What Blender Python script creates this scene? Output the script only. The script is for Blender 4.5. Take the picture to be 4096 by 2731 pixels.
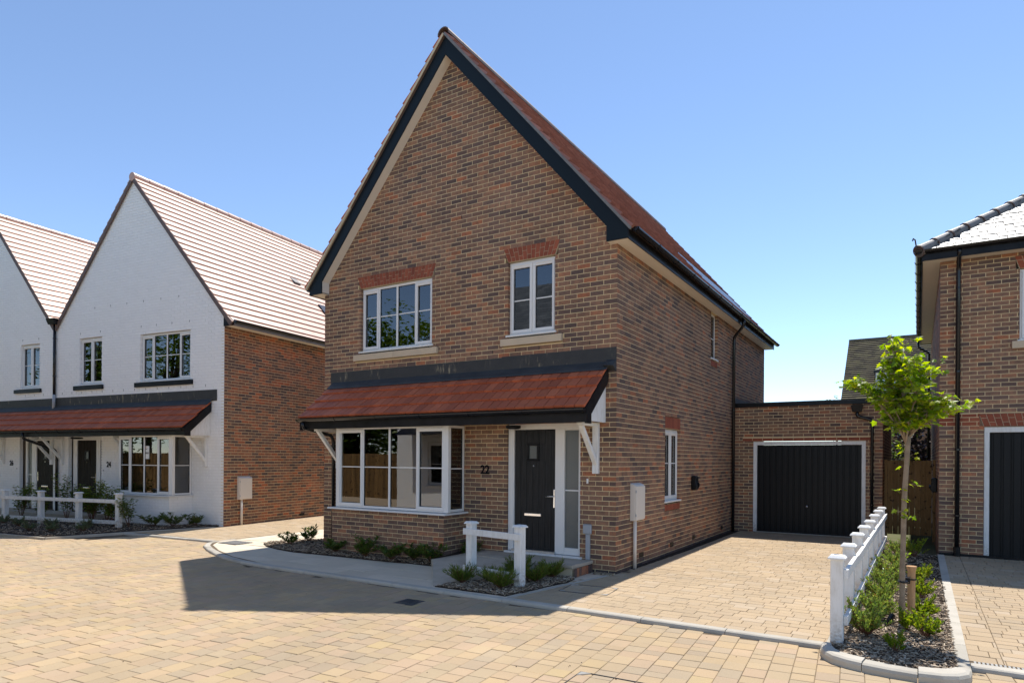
import bpy, bmesh, math, random
from mathutils import Vector, Matrix
random.seed(22)
R = random.random
def U_(a, b): return a + (b - a) * random.random()
SC = bpy.context.scene
COL = SC.collection
for o in list(bpy.data.objects): bpy.data.objects.remove(o)
rad = math.radians

# ------------------------------------------------------------------ camera
CAMP = Vector((3.8815, -9.2499, 1.6900))
YAW, ROLL, FPX, CYP = -0.5550, 0.0065, 2622.0, 1833.0
cd = bpy.data.cameras.new('camera'); cam = bpy.data.objects.new('camera', cd); COL.objects.link(cam)
fwd = Vector((math.sin(YAW), math.cos(YAW), 0)); rgt = Vector((math.cos(YAW), -math.sin(YAW), 0)); upv = Vector((0, 0, 1))
r3 = rgt * math.cos(ROLL) + upv * math.sin(ROLL); u3 = upv * math.cos(ROLL) - rgt * math.sin(ROLL)
cam.matrix_world = Matrix(((r3.x, u3.x, -fwd.x, CAMP.x), (r3.y, u3.y, -fwd.y, CAMP.y), (r3.z, u3.z, -fwd.z, CAMP.z), (0, 0, 0, 1)))
cd.sensor_fit = 'HORIZONTAL'; cd.sensor_width = 36.0; cd.lens = 36.0 * FPX / 4096.0
cd.shift_y = (CYP - 1365.5) / 4096.0; cd.clip_start = 0.1; cd.clip_end = 2000
SC.camera = cam
SC.render.resolution_x, SC.render.resolution_y = 1024, 682
# ------------------------------------------------------------------ sky, sun, exposure
SUN_DX, SUN_DY = -0.016, -0.493          # shadow offset per metre of height
sund = Vector((-SUN_DX, -SUN_DY, 1)).normalized()
elev = math.asin(sund.z); azi = math.atan2(sund.x, sund.y)
w = bpy.data.worlds.new('World'); SC.world = w; w.use_nodes = True
wn = w.node_tree; bg = wn.nodes['Background']; sk = wn.nodes.new('ShaderNodeTexSky'); sk.sky_type = 'NISHITA'
sk.sun_disc = False; sk.sun_elevation = elev; sk.sun_rotation = azi; sk.air_density = 0.9; sk.dust_density = 0.06; sk.ozone_density = 2.8; sk.altitude = 2200
tn = wn.nodes.new('ShaderNodeMix'); tn.data_type = 'RGBA'; tn.blend_type = 'MULTIPLY'; tn.inputs[0].default_value = 1.0; tn.inputs[7].default_value = (1.0, 0.96, 0.905, 1)
wn.links.new(sk.outputs[0], tn.inputs[6]); wn.links.new(tn.outputs[2], bg.inputs[0]); bg.inputs[1].default_value = 0.15
sl = bpy.data.lights.new('sun', 'SUN'); sl.energy = 3.6; sl.angle = rad(0.53); sl.color = (1.0, 0.955, 0.89)
so = bpy.data.objects.new('sun', sl); COL.objects.link(so); so.location = (0, 20, 40)
so.rotation_euler = sund.to_track_quat('Z', 'Y').to_euler()
vs = SC.view_settings; vs.view_transform = 'Standard'; vs.look = 'None'; vs.exposure = 0.82; vs.gamma = 1.0; vs.use_curve_mapping = False
SC.render.engine = 'CYCLES'

# ------------------------------------------------------------------ materials
def newmat(name):
    m = bpy.data.materials.new(name); m.use_nodes = True
    t = m.node_tree; return m, t, t.nodes['Principled BSDF']
def nd(t, ty, **kw):
    n = t.nodes.new('ShaderNode' + ty)
    for k, v in kw.items():
        if k.startswith('i_'):
            key = k[2:]; n.inputs[int(key) if key.isdigit() else key].default_value = v
        else: setattr(n, k, v)
    return n
def ramp(t, stops, interp='LINEAR'):
    n = t.nodes.new('ShaderNodeValToRGB'); c = n.color_ramp; c.interpolation = interp
    while len(c.elements) < len(stops): c.elements.new(0.5)
    for e, (p, col) in zip(c.elements, stops): e.position = p; e.color = (*col, 1)
    return n
def piece_random(t):
    g = nd(t, 'NewGeometry'); o = nd(t, 'ObjectInfo'); a = nd(t, 'Math', operation='ADD'); f = nd(t, 'Math', operation='FRACT')
    t.links.new(g.outputs['Random Per Island'], a.inputs[0]); t.links.new(o.outputs['Random'], a.inputs[1]); t.links.new(a.outputs[0], f.inputs[0])
    return f.outputs[0]
def wpos(t):
    g = nd(t, 'NewGeometry'); return g.outputs['Position']
def noise(t, scale, detail=3, rough=0.55, vec=None):
    n = nd(t, 'TexNoise'); n.inputs['Scale'].default_value = scale; n.inputs['Detail'].default_value = detail; n.inputs['Roughness'].default_value = rough
    t.links.new(vec if vec is not None else wpos(t), n.inputs['Vector']); return n.outputs[0]
def mix(t, fac, a, b, mode='MIX'):
    n = nd(t, 'Mix', data_type='RGBA', blend_type=mode)
    for s, i in ((fac, 0), (a, 6), (b, 7)):
        if isinstance(s, (int, float)): n.inputs[i].default_value = s
        elif isinstance(s, tuple): n.inputs[i].default_value = (*s, 1)
        else: t.links.new(s, n.inputs[i])
    return n.outputs[2]
def rng(t, v, a, b, c=0.0, d=1.0):
    n = nd(t, 'MapRange'); n.inputs[1].default_value = a; n.inputs[2].default_value = b; n.inputs[3].default_value = c; n.inputs[4].default_value = d
    t.links.new(v, n.inputs[0]); return n.outputs[0]
def bump(t, h, bs, strength=0.3, dist=0.01):
    n = nd(t, 'Bump'); n.inputs['Strength'].default_value = strength; n.inputs['Distance'].default_value = dist
    t.links.new(h, n.inputs['Height']); t.links.new(n.outputs[0], bs.inputs['Normal'])
def plain(name, col, rough=0.5, spec=0.5, metal=0.0, col2=None, nscale=6.0, bscale=None, bstr=0.2, bdist=0.004, coat=0.0):
    m, t, b = newmat(name)
    b.inputs['Roughness'].default_value = rough; b.inputs['Metallic'].default_value = metal; b.inputs['Specular IOR Level'].default_value = spec
    b.inputs['Coat Weight'].default_value = coat; b.inputs['Coat Roughness'].default_value = 0.1
    if col2:
        f = rng(t, noise(t, nscale, 5), 0.3, 0.7); t.links.new(mix(t, f, col, col2), b.inputs['Base Color'])
    else: b.inputs['Base Color'].default_value = (*col, 1)
    if bscale: bump(t, noise(t, bscale, 4), b, bstr, bdist)
    return m
def pieces(name, stops, rough=0.85, spec=0.3, stain=None, nscale=18, nmix=0.5, speck=None, bscale=90, bstr=0.5, bdist=0.003, rvar=0.0, vv=0.10, batch=0.0, bsc=0.7):
    m, t, b = newmat(name); r = piece_random(t)
    c = ramp(t, stops); t.links.new(r, c.inputs[0]); col = c.outputs[0]
    if stain:
        f = rng(t, noise(t, nscale, 4, 0.6), 0.42, 0.72, 0, nmix); col = mix(t, f, col, stain)
    if speck:
        f = rng(t, noise(t, speck[0], 2, 0.5), speck[2], speck[2] + 0.06); col = mix(t, f, col, speck[1])
    # every piece a little lighter or darker than its neighbour
    r2 = nd(t, 'Math', operation='FRACT'); mm = nd(t, 'Math', operation='MULTIPLY', i_1=7.31); t.links.new(r, mm.inputs[0]); t.links.new(mm.outputs[0], r2.inputs[0])
    hv = nd(t, 'HueSaturation'); t.links.new(rng(t, r2.outputs[0], 0, 1, 1 - vv, 1 + vv), hv.inputs['Value']); t.links.new(col, hv.inputs['Color'])
    fin = hv.outputs[0]
    if batch:
        h2 = nd(t, 'HueSaturation'); t.links.new(rng(t, noise(t, bsc, 3), 0.3, 0.7, 1 - batch, 1 + batch), h2.inputs['Value']); t.links.new(fin, h2.inputs['Color']); fin = h2.outputs[0]
    t.links.new(fin, b.inputs['Base Color'])
    b.inputs['Roughness'].default_value = rough; b.inputs['Specular IOR Level'].default_value = spec
    if rvar: t.links.new(rng(t, noise(t, 5, 4), 0.3, 0.7, rough - rvar, rough + rvar), b.inputs['Roughness'])
    bump(t, noise(t, bscale, 4, 0.65), b, bstr, bdist)
    return m
BR = [(0, (0.130, 0.086, 0.073)), (0.16, (0.185, 0.112, 0.083)), (0.4, (0.255, 0.143, 0.095)), (0.66, (0.305, 0.165, 0.102)), (0.86, (0.340, 0.180, 0.107)), (0.95, (0.385, 0.162, 0.085)), (1, (0.48, 0.165, 0.078))]
M_brick = pieces('brick_multi_stock', BR, stain=(0.105, 0.078, 0.068), nscale=11, nmix=0.6, speck=(46, (0.045, 0.038, 0.036), 0.655), batch=0.17)
BRL = [(0, (0.115, 0.078, 0.070)), (0.2, (0.18, 0.108, 0.08)), (0.45, (0.26, 0.132, 0.082)), (0.65, (0.34, 0.155, 0.088)), (0.85, (0.39, 0.152, 0.076)), (1, (0.50, 0.155, 0.070))]
M_brickr = pieces('brick_red_stock', BRL, stain=(0.10, 0.074, 0.066), nscale=11, nmix=0.5, speck=(46, (0.04, 0.034, 0.034), 0.66), batch=0.14)
M_redbrick = pieces('brick_gauged_red', [(0, (0.24, 0.068, 0.038)), (0.5, (0.29, 0.08, 0.043)), (1, (0.34, 0.10, 0.052))], stain=(0.17, 0.055, 0.035), nscale=20, nmix=0.4)
M_dpc = pieces('brick_dark_base', [(0, (0.05, 0.04, 0.042)), (1, (0.11, 0.075, 0.066))], stain=(0.04, 0.035, 0.035), nscale=9)
M_mortar = plain('mortar_buff', (0.76, 0.60, 0.355), 0.95, 0.2, col2=(0.66, 0.52, 0.305), nscale=9, bscale=160, bstr=0.5)
M_mortarg = plain('mortar_pale', (0.58, 0.48, 0.33), 0.95, 0.2)
M_wbrick = pieces('brick_painted_white', [(0, (0.885, 0.875, 0.86)), (1, (0.90, 0.89, 0.875))], rough=0.7, vv=0.012, stain=(0.86, 0.85, 0.83), nscale=2.2, nmix=0.3, bscale=60, bstr=0.5, bdist=0.004)
M_wmortar = plain('mortar_painted_white', (0.83, 0.82, 0.805), 0.75, 0.3, bscale=70, bstr=0.5)
PV = [(0, (0.404, 0.307, 0.193)), (0.2, (0.431, 0.313, 0.181)), (0.38, (0.418, 0.302, 0.199)), (0.52, (0.380, 0.297, 0.196)), (0.65, (0.445, 0.329, 0.194)), (0.8, (0.354, 0.279, 0.190)), (0.92, (0.427, 0.305, 0.199)), (1, (0.459, 0.343, 0.181))]
M_paver = pieces('paving_block_buff', PV, rough=0.9, spec=0.2, stain=(0.330, 0.261, 0.177), nscale=1.6, nmix=0.5, speck=(260, (0.551, 0.458, 0.326), 0.66), bscale=240, bstr=0.5, bdist=0.002, vv=0.045, batch=0.09, bsc=0.45)
PD = [(0, (0.405, 0.307, 0.198)), (0.3, (0.432, 0.325, 0.206)), (0.6, (0.418, 0.311, 0.198)), (0.85, (0.397, 0.307, 0.206)), (1, (0.463, 0.366, 0.258))]
M_paverd = pieces('paving_block_drive', PD, rough=0.9, spec=0.2, stain=(0.367, 0.284, 0.185), nscale=1.4, nmix=0.45, speck=(260, (0.551, 0.458, 0.326), 0.67), bscale=240, bstr=0.5, bdist=0.002, vv=0.04, batch=0.08, bsc=0.5)
M_joint = plain('joint_sand', (0.11, 0.083, 0.056), 0.95, 0.1, col2=(0.20, 0.15, 0.10), nscale=5)
M_slab = pieces('paving_flag', [(0, (0.62, 0.53, 0.40)), (0.5, (0.66, 0.565, 0.43)), (1, (0.69, 0.59, 0.45))], rough=0.9, spec=0.2, stain=(0.54, 0.46, 0.345), nscale=2.6, nmix=0.5, bscale=120, bdist=0.002, vv=0.04)
M_kerb = pieces('kerb_concrete', [(0, (0.42, 0.385, 0.32)), (1, (0.49, 0.45, 0.38))], rough=0.9, spec=0.2, stain=(0.33, 0.30, 0.25), nscale=3.5, nmix=0.55, bscale=150, bdist=0.002)
M_conc = plain('concrete_step', (0.50, 0.435, 0.345), 0.92, 0.2, col2=(0.39, 0.335, 0.265), nscale=5, bscale=90, bstr=0.5)
TL = [(0, (0.37, 0.098, 0.048)), (0.5, (0.45, 0.122, 0.057)), (1, (0.53, 0.15, 0.068))]
M_tile = pieces('roof_tile_terracotta', TL, rough=0.6, spec=0.3, stain=(0.36, 0.10, 0.05), nscale=7, nmix=0.45, bscale=60, bstr=0.35, bdist=0.002, rvar=0.05)
M_tilep = pieces('roof_tile_sheen', [(0, (0.46, 0.27, 0.185)), (0.5, (0.49, 0.29, 0.20)), (1, (0.52, 0.31, 0.215))], rough=0.44, spec=1.0, vv=0.03, stain=(0.38, 0.18, 0.125), nscale=7, nmix=0.3, bscale=60, bstr=0.15, bdist=0.002, rvar=0.04)
M_tilem = pieces('roof_tile_glossy', [(0, (0.24, 0.098, 0.070)), (0.5, (0.29, 0.12, 0.086)), (1, (0.35, 0.16, 0.12))], rough=0.5, spec=0.6, stain=(0.21, 0.09, 0.066), nscale=7, nmix=0.4, bscale=60, bstr=0.3, bdist=0.002)
M_slate = pieces('roof_slate_grey', [(0, (0.09, 0.10, 0.105)), (1, (0.17, 0.18, 0.185))], rough=0.4, spec=0.6, stain=(0.10, 0.11, 0.11), nscale=8, bscale=40, bstr=0.5, bdist=0.004)
M_oldtile = pieces('roof_tile_weathered', [(0, (0.055, 0.047, 0.038)), (0.5, (0.10, 0.082, 0.058)), (1, (0.15, 0.13, 0.075))], rough=0.9, stain=(0.16, 0.14, 0.06), nscale=5, nmix=0.5)
M_ridge = plain('ridge_tile_dark', (0.10, 0.07, 0.06), 0.6, 0.5, col2=(0.16, 0.10, 0.08), nscale=6)
M_hip = plain('hip_tile_grey', (0.15, 0.14, 0.135), 0.55, 0.4, col2=(0.22, 0.21, 0.20), nscale=8, bscale=60)
M_upvc = plain('white_upvc', (0.80, 0.785, 0.76), 0.32, 0.5, col2=(0.77, 0.755, 0.73), nscale=2)
M_soffit = plain('cream_soffit', (0.74, 0.68, 0.60), 0.5, 0.4)
def whitem():
    m, t, b = newmat('white_paint_timber'); mp = nd(t, 'Mapping'); mp.inputs['Scale'].default_value = (1, 1, 0.25); t.links.new(wpos(t), mp.inputs[0])
    col = mix(t, rng(t, noise(t, 24, 5, 0.65, mp.outputs[0]), 0.45, 0.75), (0.80, 0.79, 0.765), (0.66, 0.64, 0.59)); sx = nd(t, 'SeparateXYZ'); t.links.new(wpos(t), sx.inputs[0])
    mu = nd(t, 'Math', operation='MULTIPLY'); t.links.new(rng(t, sx.outputs[2], -0.05, 0.28, 1, 0), mu.inputs[0]); t.links.new(rng(t, noise(t, 30, 4), 0.4, 0.65), mu.inputs[1])
    col = mix(t, mu.outputs[0], col, (0.40, 0.33, 0.25)); col = mix(t, rng(t, noise(t, 55, 2), 0.77, 0.80), col, (0.42, 0.38, 0.32)); t.links.new(col, b.inputs['Base Color']); b.inputs['Roughness'].default_value = 0.55; b.inputs['Specular IOR Level'].default_value = 0.35
    bump(t, noise(t, 40, 5, 0.6, mp.outputs[0]), b, 0.35, 0.003); return m
M_white = whitem()
M_black = plain('black_upvc', (0.008, 0.008, 0.009), 0.3, 0.16, col2=(0.02, 0.02, 0.022), nscale=4)
M_navy = plain('dark_bargeboard', (0.007, 0.012, 0.016), 0.45, 0.22, bscale=80, bstr=0.1, bdist=0.001)
M_gutter = plain('black_gutter', (0.010, 0.010, 0.012), 0.2, 0.42)
M_lead = plain('lead_flashing', (0.034, 0.036, 0.038), 0.55, 0.3, col2=(0.055, 0.057, 0.058), nscale=4, bscale=14, bstr=0.3, bdist=0.006)
def leadm():
    m, t, b = newmat('lead_streaked'); tc = wpos(t); mp = nd(t, 'Mapping'); mp.inputs['Scale'].default_value = (1, 1, 0.25); t.links.new(tc, mp.inputs[0])
    a = rng(t, noise(t, 14, 5, 0.6, mp.outputs[0]), 0.57, 0.70, 0, 0.6); g = rng(t, noise(t, 1.3, 2), 0.44, 0.58)
    mu = nd(t, 'Math', operation='MULTIPLY'); t.links.new(a, mu.inputs[0]); t.links.new(g, mu.inputs[1])
    base = mix(t, noise(t, 5, 4), (0.018, 0.018, 0.018), (0.048, 0.047, 0.045))
    t.links.new(mix(t, mu.outputs[0], base, (0.42, 0.35, 0.22)), b.inputs['Base Color']); b.inputs['Roughness'].default_value = 0.6
    bump(t, noise(t, 10, 3), b, 0.3, 0.006); return m
M_leads = leadm()
M_stone = plain('cast_stone_sill', (0.62, 0.50, 0.355), 0.85, 0.3, col2=(0.56, 0.45, 0.32), nscale=4, bscale=120)
M_darkin = plain('interior_wall', (0.30, 0.285, 0.25), 0.9, 0.2)
M_floorin = plain('interior_floor', (0.16, 0.13, 0.10), 0.8, 0.2)
M_chrome = plain('polished_chrome', (0.85, 0.83, 0.80), 0.12, 0.5, 1.0)
M_greyp = plain('grey_plastic', (0.36, 0.38, 0.41), 0.45, 0.5)
M_box = plain('cream_plastic_box', (0.72, 0.66, 0.585), 0.45, 0.4)
M_sheet = plain('garage_door_black', (0.009, 0.009, 0.010), 0.42, 0.2, bscale=200, bstr=0.06, bdist=0.001)
M_iron = plain('cast_iron', (0.045, 0.047, 0.05), 0.6, 0.5, col2=(0.07, 0.068, 0.065), nscale=20)
M_steel = plain('galvanised_steel', (0.55, 0.56, 0.55), 0.4, 0.5, 0.7, col2=(0.45, 0.45, 0.44), nscale=30)
M_paper = plain('white_paper', (0.82, 0.81, 0.78), 0.7, 0.3)
M_ink = plain('black_print', (0.008, 0.008, 0.01), 0.7, 0.1)
M_inko = plain('orange_print', (0.75, 0.22, 0.03), 0.6, 0.3)
M_gravel = pieces('gravel_tan', [(0, (0.14, 0.11, 0.075)), (0.5, (0.32, 0.24, 0.15)), (1, (0.5, 0.42, 0.3))], rough=0.9)
M_soil = plain('mulch_base', (0.035, 0.026, 0.020), 0.95, 0.1, col2=(0.07, 0.052, 0.04), nscale=30, bscale=60, bstr=0.8, bdist=0.02)
M_chip = pieces('bark_chip', [(0, (0.07, 0.05, 0.036)), (0.3, (0.18, 0.13, 0.09)), (0.6, (0.36, 0.27, 0.185)), (1, (0.62, 0.52, 0.39))], rough=0.9, spec=0.15, bscale=120)
M_ground = plain('far_ground', (0.16, 0.15, 0.09), 0.95, 0.1, col2=(0.09, 0.11, 0.045), nscale=0.6)
def glassm(name, ior=2.4, wav=0.03, tint=(0.93, 0.95, 0.94)):
    m = bpy.data.materials.new(name); m.use_nodes = True; t = m.node_tree; t.nodes.clear()
    out = nd(t, 'OutputMaterial'); mx = nd(t, 'MixShader'); tr = nd(t, 'BsdfTransparent'); gl = nd(t, 'BsdfGlossy'); fr = nd(t, 'Fresnel', i_IOR=ior)
    tr.inputs[0].default_value = (*tint, 1); gl.inputs['Roughness'].default_value = 0.0
    bp = nd(t, 'Bump'); bp.inputs['Strength'].default_value = wav; bp.inputs['Distance'].default_value = 0.05; t.links.new(noise(t, 1.1, 1), bp.inputs['Height']); t.links.new(bp.outputs[0], gl.inputs['Normal'])
    t.links.new(fr.outputs[0], mx.inputs[0]); t.links.new(tr.outputs[0], mx.inputs[1]); t.links.new(gl.outputs[0], mx.inputs[2]); t.links.new(mx.outputs[0], out.inputs[0])
    return m
M_glass = glassm('window_glass')
def frostm():
    m, t, b = newmat('obscure_glass'); b.inputs['Base Color'].default_value = (0.17, 0.19, 0.185, 1); b.inputs['Roughness'].default_value = 0.16; b.inputs['Specular IOR Level'].default_value = 0.9
    b.inputs['Transmission Weight'].default_value = 0.35
    bump(t, noise(t, 75, 2), b, 0.55, 0.006); return m
M_frost = frostm()
def doorm():
    m, t, b = newmat('door_woodgrain_black'); mp = nd(t, 'Mapping'); mp.inputs['Scale'].default_value = (1, 1, 0.05); t.links.new(wpos(t), mp.inputs[0])
    n = noise(t, 55, 6, 0.7, mp.outputs[0]); t.links.new(mix(t, rng(t, n, 0.35, 0.7), (0.007, 0.008, 0.009), (0.030, 0.031, 0.033)), b.inputs['Base Color'])
    b.inputs['Roughness'].default_value = 0.4; b.inputs['Specular IOR Level'].default_value = 0.25; bump(t, n, b, 0.7, 0.004); return m
M_door = doorm()
def timberm(name, a, c, knots=True, zs=0.07, vert=True):
    m, t, b = newmat(name); mp = nd(t, 'Mapping'); mp.inputs['Scale'].default_value = (1, 1, zs) if vert else (zs, 1, 1); t.links.new(wpos(t), mp.inputs[0])
    n = noise(t, 40, 5, 0.65, mp.outputs[0]); col = mix(t, rng(t, n, 0.3, 0.7), a, c)
    r = piece_random(t); hv = nd(t, 'HueSaturation'); t.links.new(rng(t, r, 0, 1, 0.7, 1.2), hv.inputs['Value'])
    if knots: col = mix(t, rng(t, noise(t, 9, 2), 0.63, 0.7), col, (0.03, 0.015, 0.008))
    t.links.new(col, hv.inputs['Color']); t.links.new(hv.outputs[0], b.inputs['Base Color']); b.inputs['Roughness'].default_value = 0.85; b.inputs['Specular IOR Level'].default_value = 0.25
    bump(t, n, b, 0.4, 0.004); return m
M_door2 = plain('door_dark_brown', (0.010, 0.007, 0.005), 0.5, 0.12, col2=(0.018, 0.012, 0.009), nscale=20)
M_gate = timberm('fence_timber', (0.15, 0.085, 0.03), (0.24, 0.145, 0.058))
M_stake = timberm('stake_timber', (0.36, 0.20, 0.10), (0.50, 0.31, 0.16), False)
M_bark = plain('sapling_bark', (0.33, 0.25, 0.175), 0.9, 0.2, col2=(0.22, 0.165, 0.115), nscale=14, bscale=50, bstr=0.8, bdist=0.006)
M_twig = plain('twig_brown', (0.16, 0.075, 0.045), 0.8, 0.2)
M_trunk = plain('tree_bark_dark', (0.10, 0.075, 0.05), 0.95, 0.1, col2=(0.05, 0.04, 0.03), nscale=4)
def leafm(name, stops, tr=0.45, rough=0.45, trc=1.6):
    m = bpy.data.materials.new(name); m.use_nodes = True; t = m.node_tree; b = t.nodes['Principled BSDF']; out = t.nodes['Material Output']
    r = piece_random(t); c = ramp(t, stops); t.links.new(r, c.inputs[0]); t.links.new(c.outputs[0], b.inputs['Base Color']); b.inputs['Roughness'].default_value = rough; b.inputs['Specular IOR Level'].default_value = 0.4
    tl = nd(t, 'BsdfTranslucent'); hv = nd(t, 'HueSaturation', i_Value=trc, i_Saturation=1.1); t.links.new(c.outputs[0], hv.inputs['Color']); t.links.new(hv.outputs[0], tl.inputs[0])
    mx = nd(t, 'MixShader'); mx.inputs[0].default_value = tr; t.links.new(b.outputs[0], mx.inputs[1]); t.links.new(tl.outputs[0], mx.inputs[2]); t.links.new(mx.outputs[0], out.inputs[0]); return m
M_maple = leafm('maple_leaf', [(0, (0.07, 0.125, 0.012)), (0.45, (0.15, 0.215, 0.015)), (1, (0.28, 0.31, 0.02))], 0.55, 0.38, 2.6)
M_laurel = leafm('laurel_leaf', [(0, (0.045, 0.085, 0.017)), (0.6, (0.10, 0.155, 0.022)), (0.9, (0.13, 0.16, 0.025)), (1, (0.12, 0.06, 0.03))], 0.3, 0.35)
M_needle = leafm('feathery_leaf', [(0, (0.065, 0.105, 0.016)), (0.7, (0.13, 0.18, 0.024)), (1, (0.21, 0.23, 0.035))], 0.35, 0.5)
M_hebe = leafm('hebe_leaf', [(0, (0.12, 0.19, 0.045)), (0.6, (0.22, 0.30, 0.06)), (0.93, (0.33, 0.37, 0.08)), (1, (0.30, 0.16, 0.05))], 0.42, 0.32)
M_spindle = leafm('yellow_green_leaf', [(0, (0.10, 0.17, 0.02)), (0.6, (0.20, 0.26, 0.025)), (1, (0.32, 0.34, 0.04))], 0.48, 0.4)
M_dog = leafm('dogwood_leaf', [(0, (0.08, 0.125, 0.018)), (0.7, (0.15, 0.20, 0.025)), (0.95, (0.22, 0.26, 0.04)), (1, (0.17, 0.08, 0.03))], 0.4)
M_grey = leafm('grey_green_leaf', [(0, (0.08, 0.115, 0.05)), (1, (0.18, 0.22, 0.11))], 0.25)
M_treeleaf = leafm('tree_leaf', [(0, (0.05, 0.09, 0.012)), (0.6, (0.10, 0.16, 0.02)), (1, (0.17, 0.23, 0.035))], 0.45)
M_purple = leafm('purple_leaf', [(0, (0.012, 0.008, 0.010)), (0.8, (0.03, 0.016, 0.02)), (1, (0.12, 0.07, 0.085))], 0.15, 0.3)
M_petal = plain('white_petal', (0.8, 0.8, 0.68), 0.6, 0.3)

# ------------------------------------------------------------------ mesh helpers
class Fr:
    """local frame of a wall: u along it, d outwards, z up"""
    def __init__(s, O, U, N, Z=(0, 0, 1)):
        s.O, s.U, s.N, s.Z = Vector(O), Vector(U), Vector(N), Vector(Z); s.flip = s.U.cross(s.N).dot(s.Z) < 0
    def p(s, u, d, z): return s.O + s.U * u + s.N * d + s.Z * z
ID = Fr((0, 0, 0), (1, 0, 0), (0, 1, 0))
class MB:
    def __init__(s): s.v = []; s.f = []
    def add(s, vs, fs, flip=False):
        n = len(s.v); s.v += [tuple(q) for q in vs]
        for f in fs:
            g = [n + i for i in f]
            s.f.append(tuple(reversed(g)) if flip else tuple(g))
        return s
    BF = ((0, 3, 2, 1), (4, 5, 6, 7), (0, 1, 5, 4), (1, 2, 6, 5), (2, 3, 7, 6), (3, 0, 4, 7))
    def box(s, u0, u1, d0, d1, z0, z1, fr=ID, jit=0.0):
        P = [fr.p(a, b, c) for c in (z0, z1) for a, b in ((u0, d0), (u1, d0), (u1, d1), (u0, d1))]
        if jit: P = [q + Vector((U_(-jit, jit), U_(-jit, jit), U_(-jit, jit))) for q in P]
        return s.add(P, s.BF, fr.flip)
    def hexa(s, P): return s.add(P, s.BF)
    def prism(s, pts, d0, d1, fr=ID):
        """convex or simple polygon given in (u, z), extruded along d"""
        n = len(pts); a = sum(pts[i][0] * pts[(i + 1) % n][1] - pts[(i + 1) % n][0] * pts[i][1] for i in range(n))
        if a < 0: pts = pts[::-1]
        V = [fr.p(u, d0, z) for u, z in pts] + [fr.p(u, d1, z) for u, z in pts]
        F = [tuple(range(n)), tuple(range(2 * n - 1, n - 1, -1))] + [((i + 1) % n, i, n + i, n + (i + 1) % n) for i in range(n)]
        return s.add(V, F, fr.flip)
    def slab(s, pts, z0, z1):
        """polygon given in (x, y), extruded up"""
        n = len(pts); a = sum(pts[i][0] * pts[(i + 1) % n][1] - pts[(i + 1) % n][0] * pts[i][1] for i in range(n))
        if a < 0: pts = pts[::-1]
        V = [(x, y, z0(x, y) if callable(z0) else z0) for x, y in pts] + [(x, y, z1(x, y) if callable(z1) else z1) for x, y in pts]
        F = [tuple(range(n - 1, -1, -1)), tuple(range(n, 2 * n))] + [(i, (i + 1) % n, n + (i + 1) % n, n + i) for i in range(n)]
        return s.add(V, F)
    def tube(s, path, r, n=10, caps=True):
        path = [Vector(p) for p in path]; rs = r if isinstance(r, (list, tuple)) else [r] * len(path); V = []; F = []
        prev = None
        for i, p in enumerate(path):
            t = (path[min(i + 1, len(path) - 1)] - path[max(i - 1, 0)]).normalized()
            if prev is None: a = t.orthogonal().normalized()
            else: a = (prev - t * prev.dot(t)).normalized()
            prev = a; b = t.cross(a)
            V += [p + (a * math.cos(2 * math.pi * k / n) + b * math.sin(2 * math.pi * k / n)) * rs[i] for k in range(n)]
        for i in range(len(path) - 1):
            for k in range(n): F.append((i * n + k, i * n + (k + 1) % n, (i + 1) * n + (k + 1) % n, (i + 1) * n + k))
        if caps: F += [tuple(range(n - 1, -1, -1)), tuple((len(path) - 1) * n + k for k in range(n))]
        return s.add(V, F)
    def lathe(s, c, prof, n=20):
        c = Vector(c); V = []; F = []
        for r, z in prof: V += [c + Vector((r * math.cos(2 * math.pi * k / n), r * math.sin(2 * math.pi * k / n), z)) for k in range(n)]
        for i in range(len(prof) - 1):
            for k in range(n): F.append((i * n + k, i * n + (k + 1) % n, (i + 1) * n + (k + 1) % n, (i + 1) * n + k))
        F += [tuple(range(n - 1, -1, -1)), tuple((len(prof) - 1) * n + k for k in range(n))]
        return s.add(V, F)
    def leaf(s, b, d, nrm, l, wd, fold=0.25):
        d = d.normalized(); sd = d.cross(nrm)
        sd = sd.normalized() if sd.length > 1e-4 else d.orthogonal().normalized(); up = sd.cross(d)
        m = b + d * l * 0.45
        return s.add([b, m + sd * wd / 2 + up * wd * fold, b + d * l, m - sd * wd / 2 + up * wd * fold], ((0, 1, 2), (0, 2, 3)))
    def mesh(s, name):
        me = bpy.data.meshes.new(name); me.from_pydata(s.v, [], s.f); me.update(); return me
    def build(s, name, mat, parent=None, smooth=False, bevel=0.0, seg=2, kind=None):
        me = s.mesh(name); return link(name, me, mat, parent, smooth, bevel, seg, kind)
def link(name, me, mat, parent=None, smooth=False, bevel=0.0, seg=2, kind=None):
    if mat and not me.materials: me.materials.append(mat)
    if smooth:
        for p in me.polygons: p.use_smooth = True
    o = bpy.data.objects.new(name, me); COL.objects.link(o)
    if parent: o.parent = parent
    if bevel:
        b = o.modifiers.new('bevel', 'BEVEL'); b.width = bevel; b.segments = seg; b.limit_method = 'ANGLE'; b.angle_limit = rad(40)
    if kind: o['kind'] = kind
    return o
def tag(o, label, cat, group=None):
    o['label'] = label; o['category'] = cat
    if group: o['group'] = group
    return o
def thing(name, label, cat, loc=(0, 0, 0), rz=0.0, group=None):
    o = bpy.data.objects.new(name, None); o.empty_display_size = 0.2; COL.objects.link(o); o.location = loc; o.rotation_euler = (0, 0, rz)
    return tag(o, label, cat, group)
def structure(o): o['kind'] = 'structure'; return o
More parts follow.
